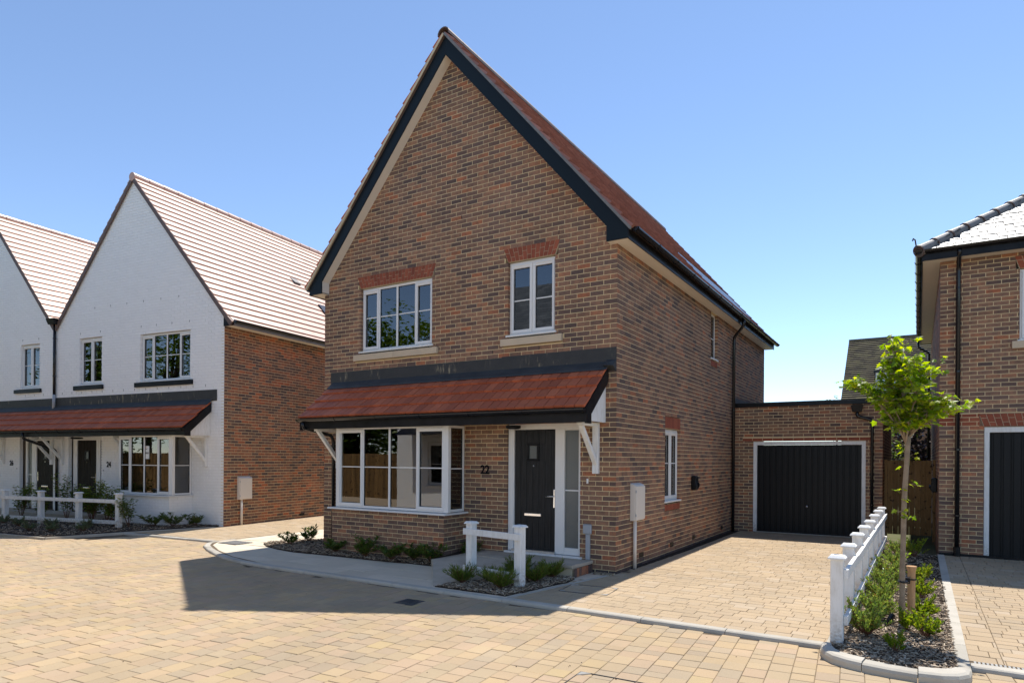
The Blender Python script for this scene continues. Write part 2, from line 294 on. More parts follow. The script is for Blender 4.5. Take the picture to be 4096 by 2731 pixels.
def clip_half(poly, a, b, c):
    """keep a*x + b*y <= c"""
    out = []; n = len(poly)
    for i in range(n):
        p, q = poly[i], poly[(i + 1) % n]; fp = a * p[0] + b * p[1] - c; fq = a * q[0] + b * q[1] - c
        if fp <= 0: out.append(p)
        if (fp < 0 < fq) or (fq < 0 < fp):
            t = fp / (fp - fq); out.append((p[0] + (q[0] - p[0]) * t, p[1] + (q[1] - p[1]) * t))
    return out
def area2(p): return abs(sum(p[i][0] * p[(i + 1) % len(p)][1] - p[(i + 1) % len(p)][0] * p[i][1] for i in range(len(p)))) / 2
def clip_convex(poly, cl):
    n = len(cl); s = sum(cl[i][0] * cl[(i + 1) % n][1] - cl[(i + 1) % n][0] * cl[i][1] for i in range(n))
    c = cl if s > 0 else cl[::-1]
    for i in range(n):
        (x0, y0), (x1, y1) = c[i], c[(i + 1) % n]; a, b = (y1 - y0), -(x1 - x0)
        poly = clip_half(poly, a, b, a * x0 + b * y0)
        if len(poly) < 3: return []
    return poly
def cut_spans(u0, u1, holes):
    sp = [(u0, u1)]
    for h0, h1 in holes:
        ns = []
        for a, b in sp:
            if h1 <= a or h0 >= b: ns.append((a, b))
            else:
                if h0 > a: ns.append((a, h0))
                if h1 < b: ns.append((h1, b))
        sp = ns
    return sp
CRS, BRK, JT = 0.075, 0.225, 0.0112
def lay_bricks(u0, u1, z0, z1, holes=(), half=(), off=0.0, jit_u=0.003):
    """stretcher bond; holes are (u0,u1,z0,z1); half are clip half-planes"""
    out = []; k0 = round(z0 / CRS); k1 = int(math.ceil(z1 / CRS - 1e-6))
    for k in range(k0, k1):
        za, zb = k * CRS + JT / 2, (k + 1) * CRS - JT / 2; zc = (za + zb) / 2
        spans = cut_spans(u0, u1, [(h[0], h[1]) for h in holes if h[2] < zc < h[3]])
        for a, b in spans:
            i = math.floor((a - off) / BRK) - 1
            while True:
                s = off + i * BRK + (BRK / 2 if k % 2 else 0); e = s + BRK; i += 1
                if s >= b: break
                if e <= a: continue
                s2 = max(s, a) + (JT / 2 if s > a else 0); e2 = min(e, b) - (JT / 2 if e < b else 0)
                if e2 - s2 < 0.02: continue
                poly = [(s2, za), (e2, za), (e2, min(zb, z1)), (s2, min(zb, z1))]; full = (e2 - s2) > BRK - JT - 0.001
                for h in half:
                    poly = clip_half(poly, *h)
                    if len(poly) < 3: break
                if len(poly) < 3 or area2(poly) < 0.0004: continue
                if area2(poly) < (e2 - s2) * (zb - za) * 0.98: full = False
                out.append((poly, full))
    return out
def mortar(mb, fr, u0, u1, z0, z1, holes=(), tops=(), front=-0.004, back=-0.10, g=0.005):
    """wall sheet behind the bricks, openings left out; tops = function of u for gables with break points"""
    hs = [(h[0] - g, h[1] + g, h[2] - g, h[3] + g) for h in holes]; topf = tops[0] if tops else (lambda u: z1)
    us = sorted({u0, u1} | {x for h in hs for x in h[:2] if u0 < x < u1} | set(tops[1] if tops else ()))
    for a, b in zip(us, us[1:]):
        c = (a + b) / 2; spans = cut_spans(z0, 99, [(h[2], h[3]) for h in hs if h[0] < c < h[1]])
        for s, e in spans:
            if e > 50: mb.prism([(a, s), (b, s), (b, topf(b)), (a, topf(a))], back, front, fr)
            else: mb.prism([(a, s), (b, s), (b, e), (a, e)], back, front, fr)
FULLB = {}
def full_brick(mat):
    if mat.name not in FULLB:
        mb = MB(); mb.box(-(BRK - JT) / 2, (BRK - JT) / 2, 0.0, 0.1, -(CRS - JT) / 2, (CRS - JT) / 2); me = mb.mesh('brick'); me.materials.append(mat); FULLB[mat.name] = me
    return FULLB[mat.name]
def put_bricks(jobs, root, budget):
    """jobs: (wall object, frame, list of bricks, material); the bricks that show largest become objects"""
    W = root.matrix_basis if root else Matrix(); allb = []
    for j, (wall, fr, bl, mat) in enumerate(jobs):
        nw = (W.to_3x3() @ fr.N).normalized()
        for i, (poly, full) in enumerate(bl):
            if not full: continue
            c = W @ fr.p((poly[0][0] + poly[1][0]) / 2, 0, (poly[0][1] + poly[2][1]) / 2); v = CAMP - c
            cx = v.dot(-rgt) / -v.dot(-fwd) if v.dot(fwd) else 9
            d = -v; zc = d.dot(fwd)
            if zc < 1 or abs(d.dot(rgt) / zc) > 0.78 or not (-0.35 < d.z / zc < 0.7): continue
            allb.append((max(0, nw.dot(v.normalized())) / v.length ** 2, j, i))
    allb.sort(reverse=True); pick = {(j, i) for _, j, i in allb[:budget]}
    for j, (wall, fr, bl, mat) in enumerate(jobs):
        mb = MB()
        for i, (poly, full) in enumerate(bl):
            if (j, i) in pick:
                o = bpy.data.objects.new('brick', full_brick(mat)); COL.objects.link(o); o.parent = wall
                c = fr.p((poly[0][0] + poly[1][0]) / 2, U_(-0.0012, 0.0012), (poly[0][1] + poly[2][1]) / 2)
                o.matrix_local = Matrix(((fr.U.x, -fr.N.x, 0, c.x), (fr.U.y, -fr.N.y, 0, c.y), (0, 0, 1, c.z), (0, 0, 0, 1))) @ Matrix.Rotation(U_(-0.006, 0.006), 4, 'Y')
            else:
                dd = U_(-0.0012, 0.0012)
                jp = [(u + U_(-0.0015, 0.0015), z + U_(-0.0015, 0.0015)) for u, z in poly]; mb.prism(jp, -0.1, dd, fr)
        if mb.v: mb.build('brickwork', mat, wall, kind='stuff')
def flat_arch(fr, parent, a0, a1, z0, z1, splay, mat, n):
    """gauged flat arch of splayed bricks, each split long and short by turns"""
    base = MB(); base.prism([(a0 - 0.006, z0 + 0.002), (a1 + 0.006, z0 + 0.002), (a1 + splay, z1), (a0 - splay, z1)], -0.09, -0.004, fr); root = base.build('window_arch', M_mortarg, parent)
    def ub(t, v): return (a0 - splay * v) + (a1 - a0 + 2 * splay * v) * t
    for i in range(n):
        t0, t1 = i / n, (i + 1) / n; cut = 0.34 if i % 2 else 0.66; H = z1 - z0; g = 0.0045
        for v0, v1 in ((0.015, cut - 0.018), (cut + 0.018, 0.985)):
            mb = MB(); mb.prism([(ub(t0, v0) + g, z0 + H * v0), (ub(t1, v0) - g, z0 + H * v0), (ub(t1, v1) - g, z0 + H * v1), (ub(t0, v1) + g, z0 + H * v1)], -0.09, 0.002, fr); mb.build('arch_brick', mat, root)
    return root
def soldier(fr, parent, a0, a1, z0, z1, n, mat, name='soldier_course'):
    base = MB(); base.box(a0 + 0.002, a1 - 0.002, -0.09, -0.004, z0 + 0.002, z1 - 0.002, fr); root = base.build(name, M_mortarg, parent); wv = (a1 - a0) / n
    for i in range(n):
        mb = MB(); mb.box(a0 + i * wv + 0.005, a0 + (i + 1) * wv - 0.005, -0.09, 0.002, z0 + 0.004, z1 - 0.004, fr); mb.build('brick', mat, root)
def window(fr, parent, u0, u1, z0, z1, lights, setback=0.06, bar=None, sill=True, vents=True, room=(1.6, 0.4)):
    """lights: list of (fraction, opening). frame with a mesh for each sash, pane, bar and vent"""
    s = -setback; F = 0.045; mb = MB()
    mb.box(u0, u1, s - 0.07, s, z1 - F, z1, fr); mb.box(u0, u1, s - 0.07, s, z0, z0 + F, fr); mb.box(u0, u0 + F, s - 0.07, s - 0.001, z0 + F, z1 - F, fr); mb.box(u1 - F, u1, s - 0.07, s - 0.001, z0 + F, z1 - F, fr)
    tot = sum(l[0] for l in lights); x = u0; xs = [u0]
    for l in lights: x += (u1 - u0) * l[0] / tot; xs.append(x)
    for x in xs[1:-1]: mb.box(x - 0.022, x + 0.022, s - 0.07, s - 0.0012, z0 + F, z1 - F, fr)
    root = mb.build('window', M_upvc, parent, bevel=0.004)
    bz = bar if bar else z0 + (z1 - z0) * 0.5
    for i, l in enumerate(lights):
        a, b = xs[i] + (F if i == 0 else 0.022), xs[i + 1] - (F if i == len(lights) - 1 else 0.022); c, d = z0 + F, z1 - F
        if l[1]:
            q = 0.042; e = 0.012; mb = MB(); a, b, c, d = a - e, b + e, c - e, d + e; tq = q + (0.03 if vents else 0)
            mb.box(a, b, s - 0.04, s + 0.016, c, c + q + 0.012, fr); mb.box(a, b, s - 0.04, s + 0.016, d - tq, d, fr); mb.box(a, a + q, s - 0.04, s + 0.0155, c + q + 0.012, d - tq, fr); mb.box(b - q, b, s - 0.04, s + 0.0155, c + q + 0.012, d - tq, fr)
            mb.build('sash', M_upvc, root, bevel=0.005)
            if vents: MB().box(a + 0.05, b - 0.04, s + 0.014, s + 0.03, d - 0.038, d - 0.018, fr).build('trickle_vent', M_upvc, root, bevel=0.004)
            a, b, c, d = a + q, b - q, c + q + 0.012, d - tq
        MB().box(a, b, s - 0.03, s - 0.022, c, d, fr).build('pane', M_glass, root)
        g = MB(); w2 = 0.008
        g.box(a, a + w2, s - 0.034, s - 0.012, c, d, fr); g.box(b - w2, b, s - 0.034, s - 0.012, c, d, fr); g.box(a + w2, b - w2, s - 0.034, s - 0.012, c, c + w2, fr); g.box(a + w2, b - w2, s - 0.034, s - 0.012, d - w2, d, fr)
        g.build('gasket', M_black, root)
        MB().box(a + w2, b - w2, s - 0.021, s - 0.013, bz - 0.009, bz + 0.009, fr).build('glazing_bar', M_upvc, root)
    if sill: MB().box(u0 - 0.035, u1 + 0.035, s - 0.02, 0.025, z0 - 0.032, z0 - 0.001, fr).build('sill', M_upvc, root, bevel=0.006)
    if room:
        dp, ex = room; m = MB(); a, b, c, d = u0 - ex, u1 + ex, z0 - 0.6, z1 + 0.12; y0, y1 = s - 0.075, s - 0.075 - dp
        for P in (((a, y1, c), (b, y1, c), (b, y1, d), (a, y1, d)), ((a, y0, c), (a, y1, c), (a, y1, d), (a, y0, d)), ((b, y0, c), (b, y1, c), (b, y1, d), (b, y0, d)), ((a, y0, d), (b, y0, d), (b, y1, d), (a, y1, d)), ((a, y0, c), (b, y0, c), (b, y1, c), (a, y1, c))):
            m.add([fr.p(*q) for q in P], ((0, 1, 2, 3),))
        # the inside face of the outer wall around the opening
        for p, q, r_, t_ in ((a, u0, c, d), (u1, b, c, d), (u0, u1, c, z0), (u0, u1, z1, d)): m.add([fr.p(p, y0, r_), fr.p(q, y0, r_), fr.p(q, y0, t_), fr.p(p, y0, t_)], ((0, 1, 2, 3),))
        m.build('room', M_darkin, parent)
    return root
def tiles(fr, root, budget, u0, u1, s0, s1, wd, gauge, mat, name='tile', skip=None, wm=None, lift=0.03, jit=0.0012, gap=0.0022):
    """fr: u along the course, z up the slope, d normal. budget[0] of the tiles become objects"""
    W = wm or Matrix(); n = max(1, round((s1 - s0) / gauge)); gauge = (s1 - s0) / n; L = []
    for r in range(n):
        off = (r % 2) * wd / 2; i = -1
        while True:
            a = u0 + i * wd + off; b = a + wd; i += 1
            if a >= u1: break
            a, b = max(a, u0), min(b, u1)
            if b - a < 0.03 or (skip and skip((a + b) / 2, s0 + (r + 0.5) * gauge)): continue
            L.append((a, b, s0 + r * gauge, s0 + (r + 1) * gauge))
    sc = []
    for k, (a, b, c, d) in enumerate(L):
        p = W @ fr.p((a + b) / 2, 0, (c + d) / 2); v = CAMP - p; q = -v; zc = q.dot(fwd)
        if zc < 1 or abs(q.dot(rgt) / zc) > 0.78: continue
        sc.append((abs((W.to_3x3() @ fr.N).dot(v.normalized())) * (b - a) / v.length ** 2, k))
    sc.sort(reverse=True); pick = {k for _, k in sc[:budget[0]]}; budget[0] -= len(pick); bulk = MB()
    def tile(mb, a, b, c, d, f):
        j = lambda: U_(-jit, jit); g = gap / 2; e = 0.02
        lo, hi = lift + j(), lift + j()
        P = [f.p(a + g, 0.002, c), f.p(b - g, 0.002, c), f.p(b - g, -0.008, d + e), f.p(a + g, -0.008, d + e), f.p(a + g, lo, c), f.p(b - g, hi, c), f.p(b - g, 0.010 + j(), d + e), f.p(a + g, 0.010 + j(), d + e)]
        mb.add(P, ((0, 3, 2, 1), (4, 5, 6, 7), (0, 1, 5, 4), (1, 2, 6, 5), (2, 3, 7, 6), (3, 0, 4, 7)))
    cache = {}
    for k, (a, b, c, d) in enumerate(L):
        if k in pick:
            key = round(b - a, 4)
            if key not in cache:
                m = MB(); tile(m, -key / 2, key / 2, 0, d - c, Fr((0, 0, 0), fr.U, fr.N, fr.Z)); cache[key] = m.mesh(name); cache[key].materials.append(mat)
            o = bpy.data.objects.new(name, cache[key]); COL.objects.link(o); o.parent = root; o.location = fr.p((a + b) / 2, U_(-jit, jit), c)
        else: tile(bulk, a, b, c, d, fr)
    if bulk.v:
        o = bulk.build(name + '_field', mat, root, kind='stuff')
def text(name, s, size, mat, parent, loc, rotz, depth=0.003, bold=0.006, sx=0.9):
    cu = bpy.data.curves.new(name, 'FONT'); cu.body = s; cu.size = size; cu.extrude = depth; cu.offset = bold; cu.align_x = 'CENTER'; cu.align_y = 'BOTTOM_BASELINE'; cu.resolution_u = 4
    o = bpy.data.objects.new(name, cu); COL.objects.link(o); bpy.context.view_layer.update(); me = bpy.data.meshes.new_from_object(o.evaluated_get(bpy.context.evaluated_depsgraph_get())); bpy.data.objects.remove(o)
    n = link(name, me, None, parent); me.materials.clear(); me.materials.append(mat); n.location = loc; n.rotation_euler = (rad(90), 0, rotz); n.scale = (sx, 1, 1); return n
def half_gutter(mb, p0, p1, r=0.056, t=0.004, n=9):
    p0, p1 = Vector(p0), Vector(p1); d = (p1 - p0).normalized(); s = d.cross(upv).normalized(); V = []
    for p in (p0, p1):
        for rr in (r, r - t): V += [p + s * rr * math.cos(math.pi * k / n) - upv * rr * math.sin(math.pi * k / n) for k in range(n + 1)]
    m = n + 1; F = []
    for k in range(n): F += [(k, k + 1, 2 * m + k + 1, 2 * m + k), (m + k + 1, m + k, 3 * m + k, 3 * m + k + 1)]
    F += [(0, 2 * m, 3 * m, m), (n, m + n, 3 * m + n, 2 * m + n), tuple(range(m)), tuple(range(3 * m - 1, 2 * m - 1, -1))]
    return mb.add(V, F)
def gutter(parent, p0, p1, every=0.95, name='gutter', ext=0.0):
    g = half_gutter(MB(), p0, p1).build(name, M_gutter, parent)
    p0, p1 = Vector(p0), Vector(p1); L = (p1 - p0).length; n = max(2, round(L / every)); d = (p1 - p0).normalized()
    for i in range(n + 1):
        q = p0 + d * (0.02 + (L - 0.06) * i / n); half_gutter(MB(), q, q + d * 0.03, 0.064, 0.007).build('gutter_bracket', M_gutter, g)
    return g
def pipe(parent, path, r=0.034, clips=(), mat=None, name='downpipe'):
    # round the bends
    P = [Vector(p) for p in path]; Q = [P[0]]
    for i in range(1, len(P) - 1):
        a, b, c = P[i - 1], P[i], P[i + 1]; e = min(0.07, (b - a).length * 0.45, (c - b).length * 0.45); p, q = b + (a - b).normalized() * e, b + (c - b).normalized() * e
        for t in (0, 0.25, 0.5, 0.75, 1): Q.append(p * (1 - t) ** 2 + b * 2 * t * (1 - t) + q * t * t)
    Q.append(P[-1]); o = MB().tube(Q, r, 14).build(name, mat or M_gutter, parent, smooth=True)
    for c in clips:
        c = Vector(c); MB().tube([c - upv * 0.015, c + upv * 0.015], r + 0.006, 14).build('pipe_clip', M_gutter, o)
    return o

# ================================================================== THE GROUND
GZ, RZ = -0.05, -0.085
ground = structure(MB().slab([(-400, -400), (400, -400), (400, 400), (-400, 400)], -0.4, -0.16).build('ground', M_ground))
def frustum_ok(x, y, margin=1.6):
    d = Vector((x, y, 0)) - CAMP; z = d.dot(fwd); q = d.dot(rgt)
    return z > -1.0 and abs(q) < 0.80 * max(z, 0) + margin
def pave(root, regions, org, ang, row, lens, z1, mat, budget, joint=0.004, th=0.02, name='paving_block', zf=None, skip=None, jz=0.0022, cull=True, align=False):
    ca, sa = math.cos(ang), math.sin(ang); L = []
    allp = [p for rg in regions for p in rg]; loc = [((x - org[0]) * ca + (y - org[1]) * sa, -(x - org[0]) * sa + (y - org[1]) * ca) for x, y in allp]
    u0, u1, v0, v1 = min(a for a, b in loc), max(a for a, b in loc), min(b for a, b in loc), max(b for a, b in loc)
    k = math.floor(v0 / row)
    while k * row < v1:
        u = u0 - R() * 0.3; rnd = random.Random(k * 7 + 3)
        if align: u = math.floor(u0 / lens[0]) * lens[0] + (k % 2) * lens[0] / 2 - lens[0]
        while u < u1:
            ln = rnd.choice(lens); a, b, c, d = u + joint / 2, u + ln - joint / 2, k * row + joint / 2, (k + 1) * row - joint / 2; u += ln
            cx, cy = org[0] + (a + b) / 2 * ca - (c + d) / 2 * sa, org[1] + (a + b) / 2 * sa + (c + d) / 2 * ca
            if (cull and not frustum_ok(cx, cy)) or (skip and skip(cx, cy)): continue
            rect = [(org[0] + p * ca - q * sa, org[1] + p * sa + q * ca) for p, q in ((a, c), (b, c), (b, d), (a, d))]
            for rg in regions:
                pl = clip_convex(rect, rg)
                if len(pl) >= 3 and area2(pl) > 0.0003: L.append((pl, area2(pl) > 0.98 * area2(rect), cx, cy, ln))
        k += 1
    sc = []
    for i, (pl, full, cx, cy, ln) in enumerate(L):
        dv = Vector((cx, cy, 0)) - CAMP; zc = dv.dot(fwd)
        if full and zc > 3.0 and abs(dv.dot(rgt) / zc) < 0.80 and zc * 0.345 > 1.74: sc.append((area2(pl) / dv.length ** 3, i))
    sc.sort(reverse=True); pick = {i for _, i in sc[:budget]}; bulk = MB(); cache = {}
    for i, (pl, full, cx, cy, ln) in enumerate(L):
        zb = (zf(cx, cy) if zf else z1) + U_(-jz, jz); tx, ty = U_(-0.009, 0.009), U_(-0.009, 0.009)
        if i in pick:
            key = round(ln, 4)
            if key not in cache:
                m = MB(); hx, hy = (ln - joint) / 2, (row - joint) / 2; e = 0.004; fr_ = ID
                m.add([(-hx, -hy, -th), (hx, -hy, -th), (hx, hy, -th), (-hx, hy, -th), (-hx, -hy, -e), (hx, -hy, -e), (hx, hy, -e), (-hx, hy, -e), (-hx + e, -hy + e, 0), (hx - e, -hy + e, 0), (hx - e, hy - e, 0), (-hx + e, hy - e, 0)],
                      ((0, 1, 5, 4), (1, 2, 6, 5), (2, 3, 7, 6), (3, 0, 4, 7), (4, 5, 9, 8), (5, 6, 10, 9), (6, 7, 11, 10), (7, 4, 8, 11), (8, 9, 10, 11)))
                cache[key] = m.mesh(name); cache[key].materials.append(mat)
            o = bpy.data.objects.new(name, cache[key]); COL.objects.link(o); o.parent = root; o.location = (cx, cy, zb); o.rotation_euler = (tx, ty, ang)
        else:
            f = lambda x, y: zb + (x - cx) * tx + (y - cy) * ty
            n = len(pl); s_ = sum(pl[q][0] * pl[(q + 1) % n][1] - pl[(q + 1) % n][0] * pl[q][1] for q in range(n))
            if s_ < 0: pl = pl[::-1]
            e = 0.004; gx, gy = sum(p[0] for p in pl) / n, sum(p[1] for p in pl) / n; ins = []
            for x, y in pl:
                l = math.hypot(x - gx, y - gy) or 1; ins.append((x - (x - gx) / l * e * 1.4, y - (y - gy) / l * e * 1.4))
            V = [(x, y, f(x, y) - th) for x, y in pl] + [(x, y, f(x, y) - e) for x, y in pl] + [(x, y, f(x, y)) for x, y in ins]
            F = [tuple(range(2 * n, 3 * n))]
            for q in range(n):
                w_ = (q + 1) % n; F += [(q, w_, n + w_, n + q), (n + q, n + w_, 2 * n + w_, 2 * n + q)]
            bulk.add(V, F)
    if bulk.v: bulk.build(name + '_field', mat, root, kind='stuff')
# road in front
road = structure(MB().slab([(-24, -12), (12, -12), (12, -2.3), (-5.5, -2.3), (-8.4, -0.9), (-24, -0.9)], -0.15, RZ - 0.009).build('road', M_joint))
COVER = (1.60, -4.85, 0.34)      # recessed manhole cover corner
pave(road, [[(-22, -10.4), (8, -10.4), (8, -2.44), (-5.5, -2.44), (-22, -2.44)], [(-22, -2.44), (-5.5, -2.44), (-8.3, -1.02), (-22, -1.02)]], (0, 0), rad(94.5), 0.181, (0.135, 0.181, 0.181, 0.226, 0.226), RZ, M_paver, 300,
     skip=lambda x, y: (x > -5.4 and y > -2.44) or (x < -10.9 and y > -2.2 + (x + 11) * 0.14))
M_court = plain('paving_far_buff', (0.47, 0.365, 0.25), 0.9, 0.2, col2=(0.42, 0.33, 0.23), nscale=6)
structure(MB().slab([(-45, -40), (30, -40), (30, -10.42), (-45, -10.42)], -0.15, RZ - 0.001).build('court', M_court)); structure(MB().slab([(2.4, -10.40), (-24, -10.40), (-24, -1.3)], -0.15, RZ - 0.002).build('court', M_court)); structure(MB().slab([(8.02, -10.40), (30, -10.40), (30, -2.5), (8.02, -2.5)], -0.15, RZ - 0.001).build('court', M_court))
# driveway of number 22
drive = structure(MB().slab([(-0.5, -2.38), (3.16, -2.38), (3.16, 7.6), (-0.5, 7.6)], -0.2, GZ - 0.009).build('driveway', M_joint))
pave(drive, [[(-0.5, -2.33), (3.14, -2.33), (3.14, 7.47), (-0.5, 7.47)]], (0, -2.33), 0, 0.152, (0.15, 0.2, 0.2, 0.25), GZ, M_paverd, 300, skip=lambda x, y: x < 0.02 and y > 0.1)
# neighbour's drives
ld = structure(MB().slab([(-12.2, -1.1), (-8.35, -0.95), (-8.0, 12), (-12.2, 12)], -0.2, GZ - 0.012).build('side_driveway', M_joint))
pave(ld, [[(-11.8, -1.05), (-8.45, -0.88), (-8.1, 11), (-11.8, 11)]], (0, -1.05), rad(4), 0.152, (0.15, 0.2, 0.2, 0.25), GZ - 0.004, M_paverd, 0)
rdz = lambda x, y: GZ + 0.042 * max(0, min(1, (y + 2.4) / 7.2))
rd = structure(MB().slab([(4.2, -2.38), (9.5, -2.38), (9.5, 5.05), (4.2, 5.05)], -0.2, lambda x, y: rdz(x, y) - 0.009).build('shared_driveway', M_joint))
pave(rd, [[(4.52, -2.26), (9, -2.26), (9, 4.97), (4.52, 4.97)]], (0, -2.26), 0, 0.152, (0.15, 0.2, 0.2, 0.25), GZ, M_paverd, 120, zf=rdz)
pave(rd, [[(4.27, -2.26), (4.515, -2.26), (4.515, 4.97), (4.27, 4.97)]], (4.27, -2.26), rad(0), 0.20, (0.245,), GZ, M_paverd, 40, zf=rdz)
# front path of number 22: flags, kerbs
arc = [(-8.45, -0.55), (-8.46, -0.95), (-8.33, -1.25), (-8.02, -1.52), (-7.5, -1.79), (-6.9, -2.04), (-6.3, -2.24), (-5.7, -2.36), (-5.0, -2.41)]
path = structure(MB().slab([(-8.44, 3.0), (-8.44, -0.9), (-8.02, -1.5), (-7.0, -1.98), (-5.7, -2.34), (-5.0, -2.38), (-0.4, -2.36), (0.0, -0.02), (-6.3, 0.0), (-6.3, 3)], -0.2, GZ - 0.004).build('path', M_joint))
pave(path, [[(-8.34, 2.9), (-8.34, -0.95), (-7.92, -1.38), (-7.9, 2.9)], [(-7.9, 2.9), (-7.9, -1.39), (-7.2, -1.74), (-6.33, -2.06), (-6.33, 2.9)], [(-6.33, -0.01), (-6.33, -2.06), (-5.0, -2.30), (-1.72, -2.31), (-1.72, -0.01)], [(-1.72, -0.01), (-1.72, -2.31), (-0.5, -2.31), (-0.06, -0.06), (-0.06, -0.01)]],
     (-8.4, -2.3), rad(-1), 0.45, (0.6,), GZ + 0.001, M_slab, 120, joint=0.006, name='paving_flag', align=True)
def kerb_run(pts, wd, top, drop, label, name, stone=0.9, round_front=True, off=0.0):
    """a row of concrete kerb stones along a line; pts run with the road on the right hand"""
    root = structure(MB().slab([(pts[0][0], pts[0][1]), (pts[-1][0], pts[-1][1]), (pts[-1][0], pts[-1][1] + 0.02), (pts[0][0], pts[0][1] + 0.02)], -0.24, -0.2).build(name, M_conc))
    P = [Vector((x, y, 0)) for x, y in pts]; seg = [(P[i], P[i + 1]) for i in range(len(P) - 1)]
    for a, b in seg:
        L = (b - a).length; n = max(1, round(L / stone)); d = (b - a) / L; nn = Vector((-d.y, d.x, 0))
        for i in range(n):
            s, e = a + d * (L * i / n + 0.003), a + d * (L * (i + 1) / n - 0.003); j = U_(-0.002, 0.002)
            prof = [(0, -drop - 0.05), (0, -0.028), (0.008, -0.010), (0.024, 0.0), (wd, 0.0), (wd, -drop - 0.05)]
            V = [s + nn * q + Vector((0, 0, top + h + j)) for q, h in prof] + [e + nn * q + Vector((0, 0, top + h + j)) for q, h in prof]; m = len(prof)
            F = [tuple(range(m)), tuple(range(2 * m - 1, m - 1, -1))] + [((q + 1) % m, q, m + q, m + (q + 1) % m) for q in range(m)]
            MB().add(V, F).build('kerb_stone', M_kerb, root)
    return root
kerb_run([(-5.0, -2.41), (3.12, -2.44)], 0.115, GZ + 0.004, 0.05, '', 'kerb', 0.92)
kerb_run(arc, 0.12, GZ + 0.004, 0.05, '', 'kerb', 0.34)
kerb_run([(-11.75, -1.30), (-8.45, -1.02)], 0.10, GZ + 0.004, 0.05, '', 'kerb', 0.92)
kerb_run([(4.27, -2.46), (9.4, -2.46)], 0.125, GZ + 0.004, 0.05, '', 'kerb', 0.92)
def edging(name, pts, wd, top):
    root = structure(MB().slab([(pts[0][0], pts[0][1]), (pts[1][0], pts[1][1]), (pts[1][0] + 0.01, pts[1][1])], -0.24, -0.2).build(name, M_conc))
    for a, b in zip(pts, pts[1:]):
        a, b = Vector((*a, 0)), Vector((*b, 0)); L = (b - a).length; n = max(1, round(L / 0.92)); d = (b - a) / L; nn = Vector((-d.y, d.x, 0)) * wd / 2
        for i in range(n):
            s, e = a + d * (L * i / n + 0.003), a + d * (L * (i + 1) / n - 0.003); t0, t1 = (top(s.x, s.y), top(e.x, e.y)) if callable(top) else (top, top)
            MB().hexa([(*(s - nn).xy, t0 - 0.12), (*(e - nn).xy, t1 - 0.12), (*(e + nn).xy, t1 - 0.12), (*(s + nn).xy, t0 - 0.12), (*(s - nn).xy, t0), (*(e - nn).xy, t1), (*(e + nn).xy, t1), (*(s + nn).xy, t0)]).build('edging_stone', M_kerb, root)
    return root
edging('path_edging', [(-0.47, -2.30), (-0.05, -0.08)], 0.055, GZ + 0.006)
edging('bed_edging', [(3.17, -2.50), (3.17, 5.7)], 0.055, GZ + 0.008)
edging('bed_edging', [(4.215, -2.72), (4.235, 4.95)], 0.10, lambda x, y: rdz(x, y) + 0.012)
edging('left_bed_edging', [(-18, -3.45), (-13.6, -2.93), (-11.78, -2.68), (-11.45, -1.25), (-10.85, 0.65)][:], 0.06, GZ + 0.012)
# bull-nosed kerb round the end of the planting bed
bk = structure(MB().slab([(3.2, -2.6), (4.1, -2.6), (4.1, -2.55)], -0.24, -0.2).build('bed_kerb', M_conc))
def kerb_poly(outer, inner, top):
    V = []; n = len(outer)
    for (ox, oy), (ix, iy) in zip(outer, inner):
        d = Vector((ix - ox, iy - oy)).normalized(); V += [(ox, oy, -0.16), (ox, oy, top - 0.035), (ox + d.x * 0.012, oy + d.y * 0.012, top - 0.012), (ox + d.x * 0.04, oy + d.y * 0.04, top), (ix, iy, top), (ix, iy, -0.16)]
    F = [tuple(range(6)), tuple(range(6 * n - 1, 6 * n - 7, -1))]
    for i in range(n - 1):
        for k in range(6): F.append((6 * i + (k + 1) % 6, 6 * i + k, 6 * i + 6 + k, 6 * i + 6 + (k + 1) % 6))
    return MB().add(V, F).build('kerb_stone', M_kerb, bk, smooth=False)
kt = 0.0
kerb_poly([(3.115, -2.50), (3.13, -2.66), (3.17, -2.80), (3.25, -2.905), (3.37, -2.975), (3.48, -3.01)], [(3.20, -2.50), (3.215, -2.60), (3.25, -2.69), (3.31, -2.77), (3.40, -2.82), (3.50, -2.85)], kt)
kerb_poly([(3.486, -3.012), (3.70, -3.05), (3.885, -3.06)], [(3.506, -2.852), (3.70, -2.90), (3.885, -2.92)], kt - 0.012)
kerb_poly([(3.891, -3.06), (4.06, -3.03), (4.17, -2.97), (4.245, -2.87), (4.265, -2.73)], [(3.891, -2.88), (4.00, -2.86), (4.07, -2.83), (4.12, -2.79), (4.15, -2.73)], kt)
# drain channel across the shared drive
dc = tag(MB().box(4.29, 9.3, -2.335, -2.27, -0.12, GZ - 0.02).build('drain_channel', M_iron), 'slotted steel drain channel across the shared drive beside its kerb', 'drain')
for i in range(50):
    x = 4.30 + i * 0.03
    for y in (-2.333, -2.300): MB().box(x, x + 0.017, y, y + 0.028, GZ - 0.02, GZ + 0.003).build('grate_bar', M_steel, dc)
